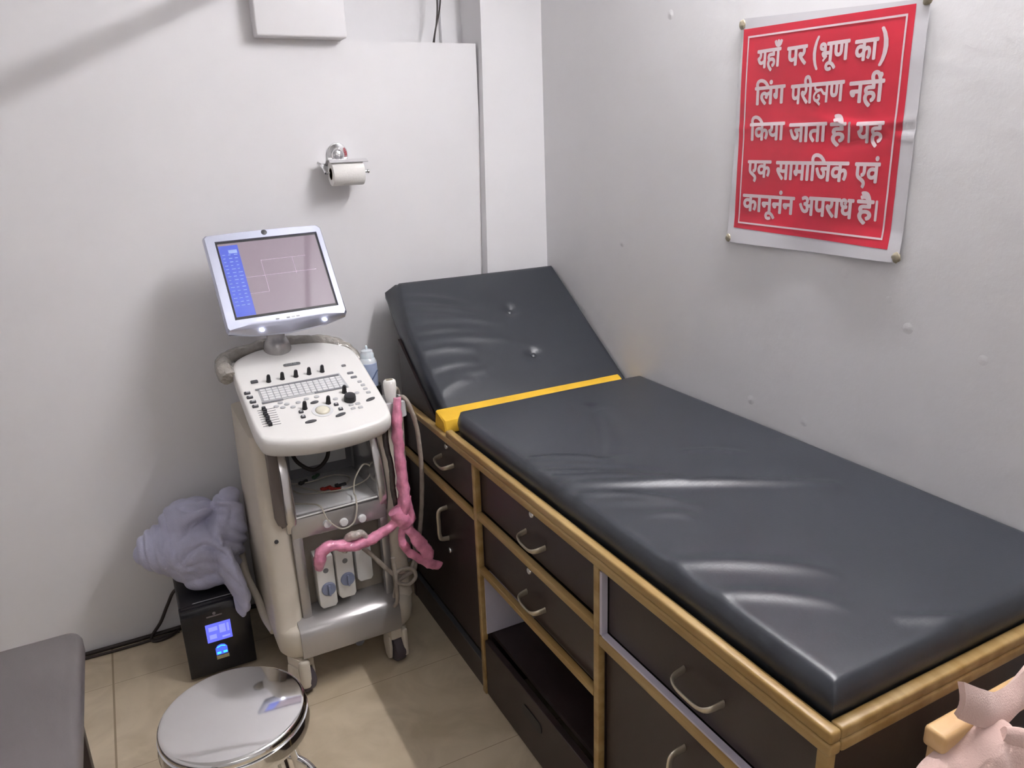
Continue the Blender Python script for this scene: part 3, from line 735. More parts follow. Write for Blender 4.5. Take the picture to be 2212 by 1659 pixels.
gb = thing('gel_bottle', 'small white gel bottle with pale blue label in the holder beside the scanner console', 'bottle', (-.793, -.30, .787))
G0 = Vector((-.793, -.30, .787))
bm = B(); lathe(bm, [(0, 0), (.022, 0), (.025, .004), (.0262, .05), (.0272, .10), (.0268, .125), (.022, .134), (.018, .137), (0, .137)], G0, 'Z', 32); obj('body', bm, 'gel', gb)
bm = B(); lathe(bm, [(.0268, .045), (.0276, .046), (.0282, .10), (.0278, .119), (.0268, .12)], G0, 'Z', 32); obj('label', bm, 'gel_label', gb)
bm = B(); lathe(bm, [(0, .135), (.021, .135), (.021, .148), (.018, .152), (.018, .158), (.012, .161), (0, .162)], G0, 'Z', 28); obj('cap', bm, 'gel', gb)
bm = B(); lathe(bm, [(0, .158), (.0045, .158), (.003, .172), (0, .174)], G0, 'Z', 14); obj('nozzle', bm, 'gel', gb)
bm = B(); pts = []
for k, (a, h) in enumerate(((200, .085), (225, .07), (250, .064), (270, .07), (290, .082), (310, .092), (330, .094))):
    pts.append(G0+Vector((.0288*math.cos(math.radians(a)), .0288*math.sin(math.radians(a)), h)))
tube(bm, pts, .0022, 6, 5); tube(bm, [p+Vector((0, 0, -.018)) for p in pts[1:4]], .0014, 6, 4); obj('label_mark', bm, 'gel_navy', gb)

pb = thing('ultrasound_probe', 'white handheld ultrasound probe standing in the side holder of the scanner', 'probe', (-.79, -.51, .80))
bm = B(); rings = []
for z, rx, ry in ((.802, .013, .013), (.82, .0135, .0135), (.84, .014, .0135), (.855, .0165, .014), (.875, .0185, .015), (.892, .019, .0155), (.9, .0175, .014), (.903, .014, .011)):
    rings.append([(-.792+rx*math.cos(a*math.pi/12), -.50+ry*math.sin(a*math.pi/12), z) for a in range(24)])
loft(bm, rings); obj('body', bm, 'console', pb)
bm = B(); box(bm, -.802, -.783, -.5085, -.4915, .9, .9045, .001); obj('transducer_face', bm, 'tape', pb)
bm = B(); lathe(bm, [(0, -.012), (.0132, -.012), (.0138, -.008), (.0132, -.004), (0, -.004)], (-.792, -.50, .818), 'Z', 20); obj('strain_relief', bm, 'dgrey', pb)

# pink film sleeve tied round the probe cable
def lumpy(bm, s=.006, f=30, seed=0):
    bm.normal_update(); off = Vector((seed, seed*2, seed*3))
    for v in bm.verts:
        v.co += v.normal*(s*noise.noise(v.co*f+off)+s*.5*noise.noise(v.co*f*2.7+off))
    return bm
bm = B()
tube(bm, [(-.79, -.552, .862), (-.800, -.562, .80), (-.803, -.567, .70), (-.801, -.57, .60), (-.80, -.572, .545), (-.818, -.572, .50)], [.013, .019, .020, .022, .024, .020], 20, 8, flat=.75)
tube(bm, [(-.792, -.572, .56), (-.785, -.575, .50), (-.795, -.575, .47)], [.013, .015, .01], 14, 6)
tube(bm, [(-.835, -.574, .53), (-.812, -.576, .495), (-.80, -.576, .475)], [.021, .026, .016], 16, 6)
tube(bm, [(-.812, -.574, .505), (-.845, -.575, .485), (-.89, -.575, .466), (-.94, -.575, .452), (-.99, -.573, .458), (-1.03, -.572, .470), (-1.055, -.57, .455), (-1.062, -.562, .42), (-1.060, -.545, .402)], [.017, .014, .0145, .015, .0145, .016, .018, .017, .015], 18, 7)
tube(bm, [(-.808, -.576, .49), (-.79, -.58, .45), (-.762, -.582, .40), (-.742, -.58, .362), (-.735, -.578, .345)], [.011, .016, .019, .019, .012], 18, 7, flat=.55, flat_up=(0, 1, 0))
tube(bm, [(-.815, -.574, .48), (-.818, -.576, .435), (-.805, -.576, .39), (-.765, -.576, .350), (-.722, -.576, .318), (-.708, -.576, .308)], [.010, .012, .013, .015, .016, .013], 18, 7, flat=.6, flat_up=(0, 1, 0))
lumpy(bm, .0055, 38)
tag(obj('plastic_sleeve', bm, 'pink', None, True, 70), 'pink plastic film wrapped round the probe cable and knotted beside the couch', 'plastic wrap')
def cord(name, pts, r, m, label, catg='cable', n=8, wob=0): tag(obj(name, tube(B(), pts, r, 10, n, wob=wob), m), label, catg)
cord('probe_cable', [(-.778, -.50, .815), (-.768, -.53, .855), (-.75, -.54, .822), (-.735, -.545, .748), (-.731, -.545, .63), (-.741, -.545, .495), (-.762, -.545, .376), (-.79, -.55, .312), (-.829, -.553, .298), (-.87, -.553, .34), (-.908, -.548, .395), (-.925, -.527, .41)], .0068, 'cable', 'grey film-wrapped probe cable looping down closest to the couch front', wob=.2)
cord('probe_cable', [(-.785, -.492, .82), (-.773, -.49, .868), (-.758, -.47, .845), (-.748, -.45, .78), (-.755, -.46, .62), (-.762, -.50, .45), (-.775, -.552, .323), (-.807, -.558, .30), (-.84, -.556, .28), (-.852, -.545, .215)], .006, 'cable', 'grey probe cable hanging behind the pink plastic wrap down to the scanner base', wob=.2)
cord('probe_cable', [(-.815, -.50, .79), (-.826, -.525, .724), (-.821, -.542, .651), (-.823, -.545, .577), (-.815, -.546, .52)], .0085, 'cable_dk', 'dark film-wrapped cable hanging left of the pink plastic wrap', wob=.25)
bm = B(); tube(bm, cat([(-.79, -.585, .30), (-.815, -.588, .285), (-.845, -.585, .30), (-.85, -.58, .325), (-.825, -.578, .335), (-.795, -.58, .325)], 5, True), .006, 10, 2, True); tube(bm, [(-.852, -.575, .38), (-.85, -.582, .31), (-.85, -.578, .24), (-.86, -.573, .215)], .0065, 10, 6)
tag(obj('probe_cable', bm, 'cable'), 'beige cable coil gathered at the lower right edge of the scanner front', 'cable')
bm = B(); tube(bm, [(-.985, -.545, .43), (-.975, -.565, .475), (-.955, -.575, .485), (-.93, -.572, .478), (-.92, -.55, .43)], [.012, .012, .012, .011, .009], 14, 6, wob=.2)
tag(obj('plastic_sleeve', lumpy(bm, .003, 40), 'film_pale'), 'clear crinkled plastic sleeve over the middle connector plug of the scanner', 'plastic wrap')

# ================================================================== UPS AND CLOTH
ups = thing('power_backup_unit', 'black tower power backup unit with lit blue display on the floor by the back wall', 'power backup unit', (-1.342, -.17, 0))
bm = B(); box(bm, -1.440, -1.248, -.318, -.02, .006, .247, .008, 3); obj('case', bm, 'ups', ups)
bm = B(); prism(bm, [(-.318, .008), (-.332, .012), (-.335, .10), (-.335, .222), (-.326, .243), (-.30, .2485), (-.30, .008)], 'X', -1.441, -1.247, .004); obj('front_panel', bm, 'ups_front', ups)
bm = B(); tube(bm, [(-1.40, -.3005, .2495), (-1.262, -.3005, .2495)], .0016, 6, 1, smooth=False); obj('top_seam', bm, 'mgrey', ups)
bm = B(); box(bm, -1.378, -1.306, -.3375, -.334, .124, .186, .001); sc = obj('display', bm, 'lcd', ups)
bm = B()
for x0, x1, z0, z1 in ((-1.37, -1.345, .162, .176), (-1.34, -1.322, .150, .178), (-1.318, -1.312, .15, .178), (-1.37, -1.35, .135, .15), (-1.335, -1.312, .132, .138)): box(bm, x0, x1, -.338, -.3372, z0, z1)
obj('display_figures', bm, 'lcd_pale', sc, smooth=False)
bm = B(); prism(bm, [(-1.36, .076), (-1.36, .098), (-1.353, .107), (-1.343, .110), (-1.333, .107), (-1.326, .098), (-1.326, .076)], 'Y', -.339, -.334, .001); bt = obj('power_button', bm, 'bluebtn', ups)
bm = B(); box(bm, -1.357, -1.346, -.3405, -.3385, .080, .086, .001); box(bm, -1.339, -1.328, -.3405, -.3385, .080, .086, .001); tube(bm, [(-1.355, -.3395, .103), (-1.343, -.3395, .1065), (-1.331, -.3395, .103)], .0012, 6, 4); obj('button_light', bm, 'cyan', bt)
bm = B(); box(bm, -1.36, -1.324, -.3365, -.3345, .060, .072); obj('sticker', bm, 'yellowst', ups, smooth=False)
bm = B(); box(bm, -1.370, -1.325, -.3365, -.3345, .2095, .2135); lathe(bm, [(0, 0), (.005, 0), (.004, .001), (0, .001)], (-1.347, -.335, .2195), 'Y', 12, Matrix.Scale(-1, 4, (0, 1, 0))); obj('logo_print', bm, 'logo', ups, smooth=False)
for x in (-1.42, -1.27):
    bm = B(); box(bm, x-.012, x+.012, -.30, -.04, 0, .007); obj('foot', bm, 'rubber', ups, smooth=False)

def cloth():
    bm = B()
    def ell(c, r, rot=0):
        t = B(); bmesh.ops.create_icosphere(t, subdivisions=4, radius=1); merge(bm, t, Matrix.Translation(c) @ Matrix.Rotation(rot, 4, 'Y') @ Matrix.Diagonal((*r, 1)))
    ell((-1.345, -.165, .37), (.135, .115, .115)); ell((-1.44, -.165, .385), (.085, .09, .075), .25); ell((-1.255, -.16, .42), (.062, .08, .09)); ell((-1.36, -.15, .46), (.09, .08, .06)); ell((-1.485, -.165, .385), (.045, .06, .05), .2)
    ell((-1.33, -.165, .29), (.10, .11, .045)); ell((-1.245, -.17, .48), (.045, .06, .05))
    tube(bm, [(-1.25, -.17, .47), (-1.232, -.172, .515), (-1.222, -.172, .546)], [.045, .028, .005], 16, 4)
    tube(bm, [(-1.30, -.22, .36), (-1.275, -.31, .31), (-1.262, -.348, .268), (-1.264, -.354, .238), (-1.276, -.354, .212)], [.085, .082, .068, .050, .034], 24, 8, flat=.28, flat_up=(0, 1, .5))
    bm = remesh(bm, .0045); smooth_mesh(bm, 6)
    bm.normal_update()
    # gathered folds: rounded ridges with sharp creases
    for v in bm.verts:
        p = v.co.copy(); n1 = noise.noise(p*9); n2 = noise.noise(p*17+Vector((4, 1, 8)))
        left = max(0, min(1, (-1.385-p.x)/.05)); tail = max(0, min(1, (-.235-p.y)/.05))*max(0, min(1, (.40-p.z)/.05))
        dx, dz = p.x+1.325, p.z-.455
        fl = abs(math.sin(p.x*118+(p.z-.38)*26+1.6*n1))**.7
        r = math.hypot(dx, dz*1.25); fr = abs(math.sin(62*(dz+.35*dx)+3.4*n1+1.5*n2+9*dx*dx*30))**.75
        ft = abs(math.sin(p.z*70+p.x*52+1.5*n1))**.8
        h = left*.010*(fl-.6)+(1-left)*(1-tail)*.017*(fr-.6)+tail*.007*(ft-.6)+.004*n2
        v.co += v.normal*h
        if p.y < -.19 and p.z > .33:
            g = math.exp(-((dx/.05)**2+((dz-.3*dx-.005)/.017)**2)); v.co += Vector((0, .045, -.008))*g
        if v.co.x > -1.205 and v.co.y > -.56: v.co.x = -1.205+(v.co.x+1.205)*.06
        if v.co.y > -.012: v.co.y = -.012
        if p.x > -1.45 and p.x < -1.24 and p.y > -.34 and v.co.z < .251: v.co.z = .251
    smooth_mesh(bm, 2, .5)
    return bm
tag(obj('crumpled_cloth', cloth(), 'cloth', None, True, 80), 'crumpled blue grey cloth heaped on top of the black power backup unit', 'cloth')
bm = tube(B(), [(-1.40, -.018, .17), (-1.443, -.016, .15), (-1.47, -.014, .105), (-1.50, -.016, .05), (-1.535, -.024, .009), (-1.525, -.05, .006), (-1.48, -.045, .006), (-1.44, -.012, .006)], .0055, 10, 8); obj('power_cord', bm, 'cord', ups)
cord('floor_cord', [(-2.3, -.012, .007), (-1.9, -.014, .007), (-1.75, -.012, .007), (-1.6, -.013, .007), (-1.5, -.012, .007), (-1.3, -.010, .007), (-1.1, -.012, .007)], .007, 'cord', 'thick dark cord lying along the foot of the back wall', 'cord')
cord('floor_cord', [(-2.3, -.03, .005), (-1.9, -.034, .005), (-1.75, -.033, .005), (-1.62, -.037, .005), (-1.52, -.035, .005), (-1.45, -.03, .005)], .0045, 'cord', 'thin brown cord on the floor just in front of the thick wall cord', 'cord')

# ================================================================== STOOL
st = thing('steel_stool', 'round stool with mirror-like steel seat in front of the power backup unit', 'stool', (-1.374, -1.10, 0))
SC = Vector((-1.374, -1.105, 0)); SZ = .452
bm = B(); lathe(bm, [(0, SZ), (.136, SZ-.0002), (.140, SZ-.001), (.1435, SZ-.0035), (.1455, SZ-.008), (.146, SZ-.014), (.1445, SZ-.017), (0, SZ-.017)], SC, 'Z', 96); obj('seat', bm, 'steel', st, sharp=60)
bm = B(); lathe(bm, [(.140, SZ-.017), (.1475, SZ-.020), (.149, SZ-.032), (.150, SZ-.044), (.1485, SZ-.052), (.144, SZ-.053), (.143, SZ-.03), (.140, SZ-.017)], SC, 'Z', 96); obj('rim', bm, 'chrome', st, sharp=60)
for k in range(4):
    a = math.radians(45+90*k-8); c, s = math.cos(a), math.sin(a)
    bm = B(); tube(bm, [SC+Vector((.105*c, .105*s, SZ-.03)), SC+Vector((.115*c, .115*s, SZ-.08)), SC+Vector((.15*c, .15*s, .2)), SC+Vector((.175*c, .175*s, .012))], .011, 14, 6); lg = obj('leg', bm, 'chrome', st)
    bm = B(); lathe(bm, [(0, 0), (.014, 0), (.014, .022), (.012, .026), (0, .026)], SC+Vector((.1765*c, .1765*s, 0)), 'Z', 16); obj('foot', bm, 'rubber', lg)
bm = B(); tube(bm, [SC+Vector((.150*math.cos(a*math.pi/16), .150*math.sin(a*math.pi/16), .2)) for a in range(32)], .008, 10, 2, True); obj('foot_ring', bm, 'chrome', st)

# ================================================================== BENCH (lower left)
be = thing('padded_bench', 'flat brown grey padded bench with rounded corner at the lower left of the photo', 'bench', (-1.90, -1.1, 0))
bm = B(); rings = []
for z, ins in ((.385, .012), (.392, .004), (.405, 0), (.435, 0), (.446, .004), (.45, .014)): rings.append([(x, y, z) for x, y in rrect(-2.14+ins, -1.655-ins, -1.62+ins, -.612-ins, .035, 8)])
loft(bm, rings); obj('cushion', bm, 'rexine', be, sharp=60)
bm = B(); box(bm, -2.12, -1.675, -1.60, -.632, .36, .388, .003); obj('seat_board', bm, 'laminate', be)
for x in (-2.09, -1.71):
    for y in (-1.56, -.68):
        bm = B(); box(bm, x-.018, x+.018, y-.018, y+.018, 0, .362, .004); obj('leg', bm, 'laminate', be)

# ================================================================== CHAIR AND TOWEL (lower right)
ch = thing('wooden_chair', 'pale wooden chair with a towel over its back at the foot of the couch', 'chair', (-.38, -2.25, 0))
bm = B(); box(bm, -.592, -.17, -2.075, -2.043, .766, .797, .006, 3); obj('top_rail', bm, 'chairwood', ch)
for x in (-.575, -.187):
    bm = B(); tube(bm, [(x, -2.06, .772), (x, -2.06, .44), (x, -2.06, .0)], [.015, .018, .016], 12, 4); obj('back_post', bm, 'chairwood', ch)
    bm = B(); tube(bm, [(x, -2.44, .43), (x, -2.45, 0)], [.018, .015], 12, 4); obj('front_leg', bm, 'chairwood', ch)
bm = B(); box(bm, -.60, -.162, -2.47, -2.085, .425, .455, .01, 3); obj('seat', bm, 'chairwood', ch)
for z in (.55, .64):
    bm = B(); box(bm, -.57, -.19, -2.07, -2.05, z-.02, z+.02, .005); obj('back_slat', bm, 'chairwood', ch)

def towel():
    bm = B()
    # draped body over the rail
    nx, ns = 70, 60
    def P(u, t):
        # u across (0 left .. 1 right), t down the front from the rail top
        x = -.640+.44*u
        hump = .052*math.sin(min(1, u*2.6)*math.pi/2)
        y = -2.105-.035*math.sin(min(1, t*1.4)*math.pi/2)-.02*t
        dip = max(0, min(1, (u-.30)/.28)); dip = dip*dip*(3-2*dip)
        z = .742+hump-.36*t*t-.05*t-.135*dip
        f = .008*noise.noise(Vector((u*9, t*2, 1)))+.0035*math.sin(u*60+t*3)*(1 if t > .05 else .4)*max(0, 1-u*1.6)
        return Vector((x, y-f, z+f*.6))
    for lay in (0, 1):
        pass
    g = [[bm.verts.new(P(i/nx, j/ns)) for i in range(nx+1)] for j in range(ns+1)]
    for j in range(ns):
        for i in range(nx): bm.faces.new((g[j][i], g[j][i+1], g[j+1][i+1], g[j+1][i]))
    # over the rail and down behind
    top = g[0]; prev = top
    for k, (dy, dz) in enumerate(((.012, .006), (.03, .008), (.045, .002), (.05, -.02), (.052, -.08))):
        cur = [bm.verts.new(v.co+Vector((0, dy, dz+.004*noise.noise(v.co*20)))) for v in top]
        for i in range(nx): bm.faces.new((prev[i], prev[i+1], cur[i+1], cur[i]))
        prev = cur
    bmesh.ops.recalc_face_normals(bm, faces=bm.faces)
    bmesh.ops.solidify(bm, geom=bm.faces[:], thickness=.007)
    # folded end lying across the top, corner pointing left
    t = B(); A = [((-.566, -2.07, .872), (-.575, -2.075, .823)), ((-.545, -2.07, .858), (-.553, -2.08, .808)), ((-.52, -2.07, .842), (-.525, -2.085, .793)), ((-.485, -2.068, .822), (-.49, -2.088, .782)),
                  ((-.45, -2.066, .818), (-.455, -2.086, .788)), ((-.415, -2.064, .826), (-.425, -2.08, .783)), ((-.37, -2.06, .845), (-.385, -2.075, .79)), ((-.30, -2.05, .86), (-.30, -2.07, .80))]
    rows = []
    n = 6
    for a, b in zip(cat([p[0] for p in A], 6), cat([p[1] for p in A], 6)):
        row = []
        for k in range(n+1):
            s = k/n; p = a.lerp(b, s); p += Vector((0, -.006*math.sin(s*math.pi), 0)); row.append(t.verts.new(p))
        rows.append(row)
    for r0, r1 in zip(rows[:-1], rows[1:]):
        for k in range(n): t.faces.new((r0[k], r0[k+1], r1[k+1], r1[k]))
    bmesh.ops.recalc_face_normals(t, faces=t.faces); bmesh.ops.solidify(t, geom=t.faces[:], thickness=.008); merge(bm, t)
    # narrow fold dropping from the crossing point to the right
    t = B(); tube(t, [(-.515, -2.10, .79), (-.49, -2.112, .775), (-.465, -2.12, .74), (-.43, -2.125, .70), (-.38, -2.12, .68), (-.30, -2.11, .68)], [.012, .02, .022, .022, .022, .02], 14, 8, flat=.5, flat_up=(0, 1, 0)); merge(bm, t)
    return bm
tw = obj('towel', towel(), 'towel', None, True, 70); tag(tw, 'pinkish beige towel folded over the back of the wooden chair', 'towel')
bm = B()
for k, (dx, dz) in enumerate(((0, 0), (.004, -.014), (.002, -.028))):
    tube(bm, [(-.532+dx, -2.158, .742+dz), (-.527+dx, -2.160, .738+dz), (-.530+dx, -2.162, .731+dz), (-.525+dx, -2.163, .730+dz)], .0014, 6, 4)
obj('print_mark', bm, 'towel_blue', tw)

# ================================================================== TOILET ROLL
rh = thing('roll_holder', 'chrome toilet roll holder fixed to the white back wall', 'roll holder', (-.735, 0, 1.49))
bm = B(); pl_ = [(-.777, 1.475), (-.709, 1.475)]+[(-.743+.034*math.cos(math.radians(a)), 1.522+.034*math.sin(math.radians(a))) for a in range(0, 181, 12)]
t = B(); prism(t, pl_, 'Y', -.009, 0, .004, 3); merge(bm, t)
obj('back_plate', bm, 'chrome', rh)
bm = B(); rings = []
lathe(bm, [(.0, 0), (.022, 0), (.02, .008), (.012, .014), (0, .016)], (-.743, -.008, 1.518), 'Y', 24, Matrix.Scale(-1, 4, (0, 1, 0))); obj('boss', bm, 'chrome', rh)
bm = B(); tube(bm, [(-.775, -.006, 1.488), (-.80, -.02, 1.492), (-.806, -.045, 1.488), (-.803, -.074, 1.466)], .0045, 10, 6); tube(bm, [(-.803, -.074, 1.466), (-.672, -.074, 1.466)], .004, 10, 1, smooth=False)
tube(bm, [(-.806, -.04, 1.49), (-.815, -.03, 1.497)], .005, 10, 2); lathe(bm, [(0, -.004), (.006, -.003), (.007, 0), (.006, .003), (0, .004)], (-.668, -.074, 1.466), 'X', 14); obj('arm', bm, 'chrome', rh)
bm = B(); n = 14; rr = []
arc = [(-.010, 1.492)]+[(-.074+.047*math.cos(math.radians(a)), 1.463+.044*math.sin(math.radians(a))) for a in range(48, 131, 8)]
rings = [[(x, y, z) for y, z in arc]+[(x, y, z-.0018) for y, z in arc[::-1]] for x in (-.794, -.674)]
loft(bm, rings); obj('flap', bm, 'chrome', rh)
tr = thing('toilet_roll', 'white toilet paper roll hanging in the chrome wall holder', 'toilet roll', (-.737, -.074, 1.463))
bm = B(); lathe(bm, [(.018, -.050), (.036, -.050), (.0372, -.048), (.0372, .048), (.036, .050), (.018, .050), (.018, -.050)], (-.738, -.074, 1.463), 'X', 48); obj('paper', bm, 'tissue', tr)
bm = B(); lathe(bm, [(.0165, -.0505), (.018, -.0505), (.018, .0505), (.0165, .0505), (.0165, -.0505)], (-.738, -.074, 1.463), 'X', 32); obj('core', bm, 'card', tr)

# ================================================================== POSTER
po = thing('poster', 'red and silver notice poster with Hindi lettering taped to the right wall', 'poster', (0, -1.25, 1.53))
PQ = {'TL': (-1.016, 1.803), 'TR': (-1.502, 1.772), 'BL': (-.998, 1.275), 'BR': (-1.502, 1.279)}
def crease(y, z):
    # gentle buckling and two fold lines of the sheet
    u = (-1.0-y)/.5; v = (z-1.28)/.52
    h = .0022*noise.noise(Vector((u*3, v*3, 7)))
    zf_ = 1.553-.0*u
    h += .0011*math.exp(-((z-zf_)/.009)**2)
    h += .0016*math.exp(-((z-(1.575-.09*(u-.45)))/.009)**2)*max(0, min(1, (u-.4)*5))
    h -= .0016*math.exp(-((z-(1.50+.10*(u-.55)))/.012)**2)*max(0, min(1, (u-.5)*4))
    h += .006*max(0, .12-v)/.12*(.5+.5*math.sin(u*9))
    h += .002*noise.noise(Vector((u*2, v*14, 3)))*max(0, u-.6)
    return .0045+h
def quad_grid(q, n, m, off):
    bm = B(); g = []
    for j in range(m+1):
        row = []
        for i in range(n+1):
            u, v = i/n, j/m
            y = (q['TL'][0]*(1-u)+q['TR'][0]*u)*(1-v)+(q['BL'][0]*(1-u)+q['BR'][0]*u)*v
            z = (q['TL'][1]*(1-u)+q['TR'][1]*u)*(1-v)+(q['BL'][1]*(1-u)+q['BR'][1]*u)*v
            row.append(bm.verts.new((-crease(y, z)-off, y, z)))
        g.append(row)
    for j in range(m):
        for i in range(n): bm.faces.new((g[j][i], g[j][i+1], g[j+1][i+1], g[j+1][i]))
    bmesh.ops.recalc_face_normals(bm, faces=bm.faces); return bm
bm = quad_grid(PQ, 50, 60, 0); bmesh.ops.solidify(bm, geom=bm.faces[:], thickness=.0006); sheet = obj('sheet', bm, 'paper', po, True, 80)
RQ = {'TL': (-1.018, 1.779), 'TR': (-1.474, 1.767), 'BL': (-1.021, 1.313), 'BR': (-1.474, 1.304)}
obj('red_print', quad_grid(RQ, 70, 90, .0010), 'posterred', sheet, True, 80)
def place_flat(bm, off):   # bm holds (y,z) in x,y ; lay it on the sheet
    for v in bm.verts:
        y, z = v.co.x, v.co.y; v.co = Vector((-crease(y, z)-off, y, z))
    return bm
def subdivide(bm, n):
    bmesh.ops.subdivide_edges(bm, edges=bm.edges[:], cuts=n, use_grid_fill=True)
bd = [(-1.036, 1.760), (-1.457, 1.750), (-1.457, 1.324), (-1.037, 1.327)]
bm = B()
for k in range(4):
    a = Vector(bd[k]); b = Vector(bd[(k+1) % 4]); d = (b-a).normalized(); nn = Vector((-d.y, d.x))*.0021; a = a-d*.002; b = b+d*.002; L_ = 40
    prev = None
    for i in range(L_+1):
        p = a.lerp(b, i/L_); cur = (bm.verts.new((p.x+nn.x, p.y+nn.y, 0)), bm.verts.new((p.x-nn.x, p.y-nn.y, 0)))
        if prev: bm.faces.new((prev[0], cur[0], cur[1], prev[1]))
        prev = cur
obj('border_line', place_flat(bm, .0016), 'letter', sheet)

def strokes(lines, th):
    bm = B()
    for pts in lines:
        w = th
        P = cat([(x, y, 0) for x, y in pts], 6) if len(pts) > 2 else [Vector((*p, 0)) for p in pts]
        prev = None
        for i, p in enumerate(P):
            t = (P[min(i+1, len(P)-1)]-P[max(i-1, 0)]).normalized(); n = Vector((-t.y, t.x, 0))*w/2
            cur = (bm.verts.new(p+n), bm.verts.new(p-n))
            if prev: bm.faces.new((prev[0], cur[0], cur[1], prev[1]))
            prev = cur
    return bm
TH = .035     # font thickening
KSHA = [(.13, [((-.04, .585), (.90, .585)), ((.77, .60), (.77, -.03))]), (.10, [((.15, .58), (.13, .48), (.19, .41), (.34, .385)), ((.34, .385), (.17, .31), (.09, .19), (.15, .08), (.28, .05), (.38, .11), (.37, .20), (.28, .22)),
          ((.20, .07), (.31, .0), (.44, -.09)), ((.33, .385), (.46, .40), (.54, .33), (.62, .27), (.77, .26))])]
def word(tokens):
    """tokens: strings for single glyph runs, or ('ksha',) / ('rakar',)"""
    bm = B(); x = 0
    for tk in tokens:
        if tk == 'KSHA':
            t = B(); [merge(t, strokes(l, w)) for w, l in KSHA]; adv = .90
        elif tk == 'RAKAR':
            t = strokes([((x*0-.30, .20), (-.42, .10), (-.50, .03))], .085); adv = 0
        elif tk == 'UU':
            t = text_bm('ू', TH); t.transform(Matrix.Translation((-.02, -.03, 0))); adv = 0
        else:
            t = text_bm(tk, TH); adv = max(v.co.x for v in t.verts)-TH
            base = text_bm(tk.replace('ं', '').replace('ै', '').replace('ँ', '') or tk, TH); adv = max(v.co.x for v in base.verts)-TH*1.4; base.free()
        merge(bm, t, Matrix.Translation((x, 0, 0))); x += adv
    return bm, x
WORDS = [
 (['यहाँ'], -1.068, -1.141, 1.727, 1.688), (['पर'], -1.161, -1.218, 1.724, 1.685), (['('], -1.236, -1.252, 1.738, 1.669), (['भ', 'RAKAR', 'UU', 'ण'], -1.253, -1.329, 1.722, 1.684), (['का'], -1.343, -1.398, 1.7175, 1.678), ([')'], -1.403, -1.423, 1.736, 1.663),
 (['िलंग'], -1.069, -1.160, 1.646, 1.607), (['परी', 'KSHA', 'ण'], -1.179, -1.324, 1.643, 1.603), (['नहीं'], -1.338, -1.421, 1.638, 1.597),
 (['िकया'], -1.058, -1.166, 1.565, 1.526), (['जाता'], -1.182, -1.288, 1.5605, 1.521), (['है'], -1.298, -1.338, 1.5585, 1.519), (['।'], -1.340, -1.356, 1.5585, 1.518), (['यह'], -1.366, -1.431, 1.5575, 1.517),
 (['एक'], -1.056, -1.132, 1.4785, 1.440), (['सामािजक'], -1.149, -1.354, 1.4775, 1.437), (['एवं'], -1.371, -1.432, 1.4765, 1.437),
 (['कानूनंन'], -1.046, -1.213, 1.3975, 1.358), (['अपराध'], -1.229, -1.377, 1.4005, 1.360), (['है'], -1.386, -1.426, 1.4005, 1.360), (['।'], -1.427, -1.443, 1.4005, 1.360)]
for toks, ya, yb, zt, zb in WORDS:
    bm, adv = word(toks)
    paren = toks[0] in '()'
    xs = [v.co.x for v in bm.verts]; ys = [v.co.y for v in bm.verts]
    if paren or toks[0] == '।': x0, x1 = min(xs), max(xs)
    else: x0, x1 = min(0, min(xs)) if toks[0][0] != 'ि' else 0, adv
    if toks[0] == '।': x0 -= .12; x1 += .12
    z0, z1 = (min(ys), max(ys)) if paren else (0, .62+TH*.5)
    for v in bm.verts:
        u = (v.co.x-x0)/(x1-x0); w = (v.co.y-z0)/(z1-z0)
        v.co = Vector((ya+(yb-ya)*u, zb+(zt-zb)*w, 0))
    obj('lettering', place_flat(bm, .0018), 'letter', sheet, smooth=False)
for (y, z, s) in ((-1.012, 1.79, 1), (-1.497, 1.772, 1), (-1.497, 1.290, 1), (-1.004, 1.285, .9)):
    bm = B(); t = B(); bmesh.ops.create_icosphere(t, subdivisions=3, radius=1)
    for v in t.verts: v.co *= 1+.25*noise.noise(v.co*2+Vector((y*30, z*9, 0)))
    merge(bm, t, Matrix.Translation((-crease(y, z)-.001, y, z)) @ Matrix.Diagonal((.004, .010*s, .011*s, 1))); obj('tape_patch', bm, 'tape', po)

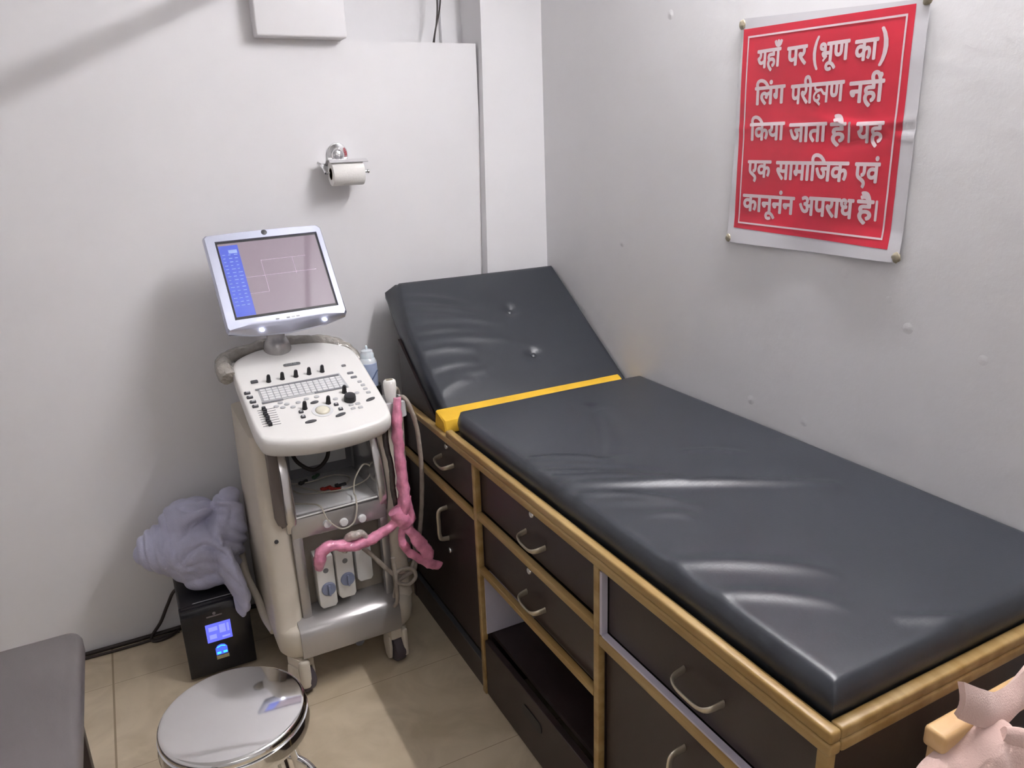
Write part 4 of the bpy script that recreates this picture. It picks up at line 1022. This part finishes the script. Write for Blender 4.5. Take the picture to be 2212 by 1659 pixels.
# ================================================================== WIRES ON THE LEDGE
cord('thin_wire', [(-.372, .03, 1.858), (-.364, .04, 1.885), (-.352, .045, 1.93), (-.344, .05, 2.0), (-.344, .05, 2.2), (-.35, .05, 2.72)], .0026, 'cord', 'left one of two thin black wires rising from the wall ledge', 'wire')
cord('thin_wire', [(-.374, .034, 1.858), (-.360, .042, 1.90), (-.338, .046, 1.97), (-.330, .05, 2.05), (-.33, .05, 2.3), (-.335, .05, 2.72)], .0026, 'cord', 'right one of two thin black wires rising from the wall ledge', 'wire')

# ================================================================== WALL LAMP, ADDED FILL LAMP AND SHADOW RAIL ABOVE THE FRAME
tl = thing('tube_light', 'white fluorescent tube light on the right wall above the poster', 'light', (0, -1.5, 2.43))
bm = B(); box(bm, -.115, -.055, -2.12, -.88, 2.443, 2.488, .006)
for y in (-1.9, -1.1): box(bm, -.07, 0, y-.015, y+.015, 2.453, 2.473)
obj('fixture', bm, 'console', tl)
bm = B(); lathe(bm, [(0, -.58), (.013, -.58), (.013, .58), (0, .58)], (-.085, -1.5, 2.41), 'Y', 16); obj('tube', bm, 'tube', tl)
for y in (-2.095, -.905):
    bm = B(); box(bm, -.103, -.067, y-.012, y+.012, 2.39, 2.453, .004); obj('lamp_holder', bm, 'console', tl)
fill_tl = thing('tube_light', 'white fill tube light added on the unseen wall behind the viewer', 'light', (-1.6, RY0, 2.43))  # added lamp that fills the room from behind the camera
bm = B(); box(bm, -2.2, -1.0, RY0, RY0+.035, 2.445, 2.495, .006); obj('fixture', bm, 'console', fill_tl)
bm = B(); lathe(bm, [(0, -.58), (.013, -.58), (.013, .58), (0, .58)], (-1.6, RY0+.055, 2.43), 'X', 16); obj('tube', bm, 'fill_tube', fill_tl)
cr = thing('shadow_rail', 'unseen white rail added above the couch edge to cast the diagonal wall shadow', 'shadow caster', (-.665, -1.0, 2.15))  # out-of-view bar added to throw the diagonal shadow on the back wall
bm = B(); tube(bm, [(-.665, .1, 2.15), (-.665, -2.2, 2.15)], .0135, 14, 1, smooth=False); obj('rail', bm, 'console', cr)
for y in (-.25, -2.1):
    bm = B(); tube(bm, [(-.665, y, 2.15), (-.665, y, RH)], .005, 8, 1, smooth=False); obj('hanger_rod', bm, 'chrome', cr)
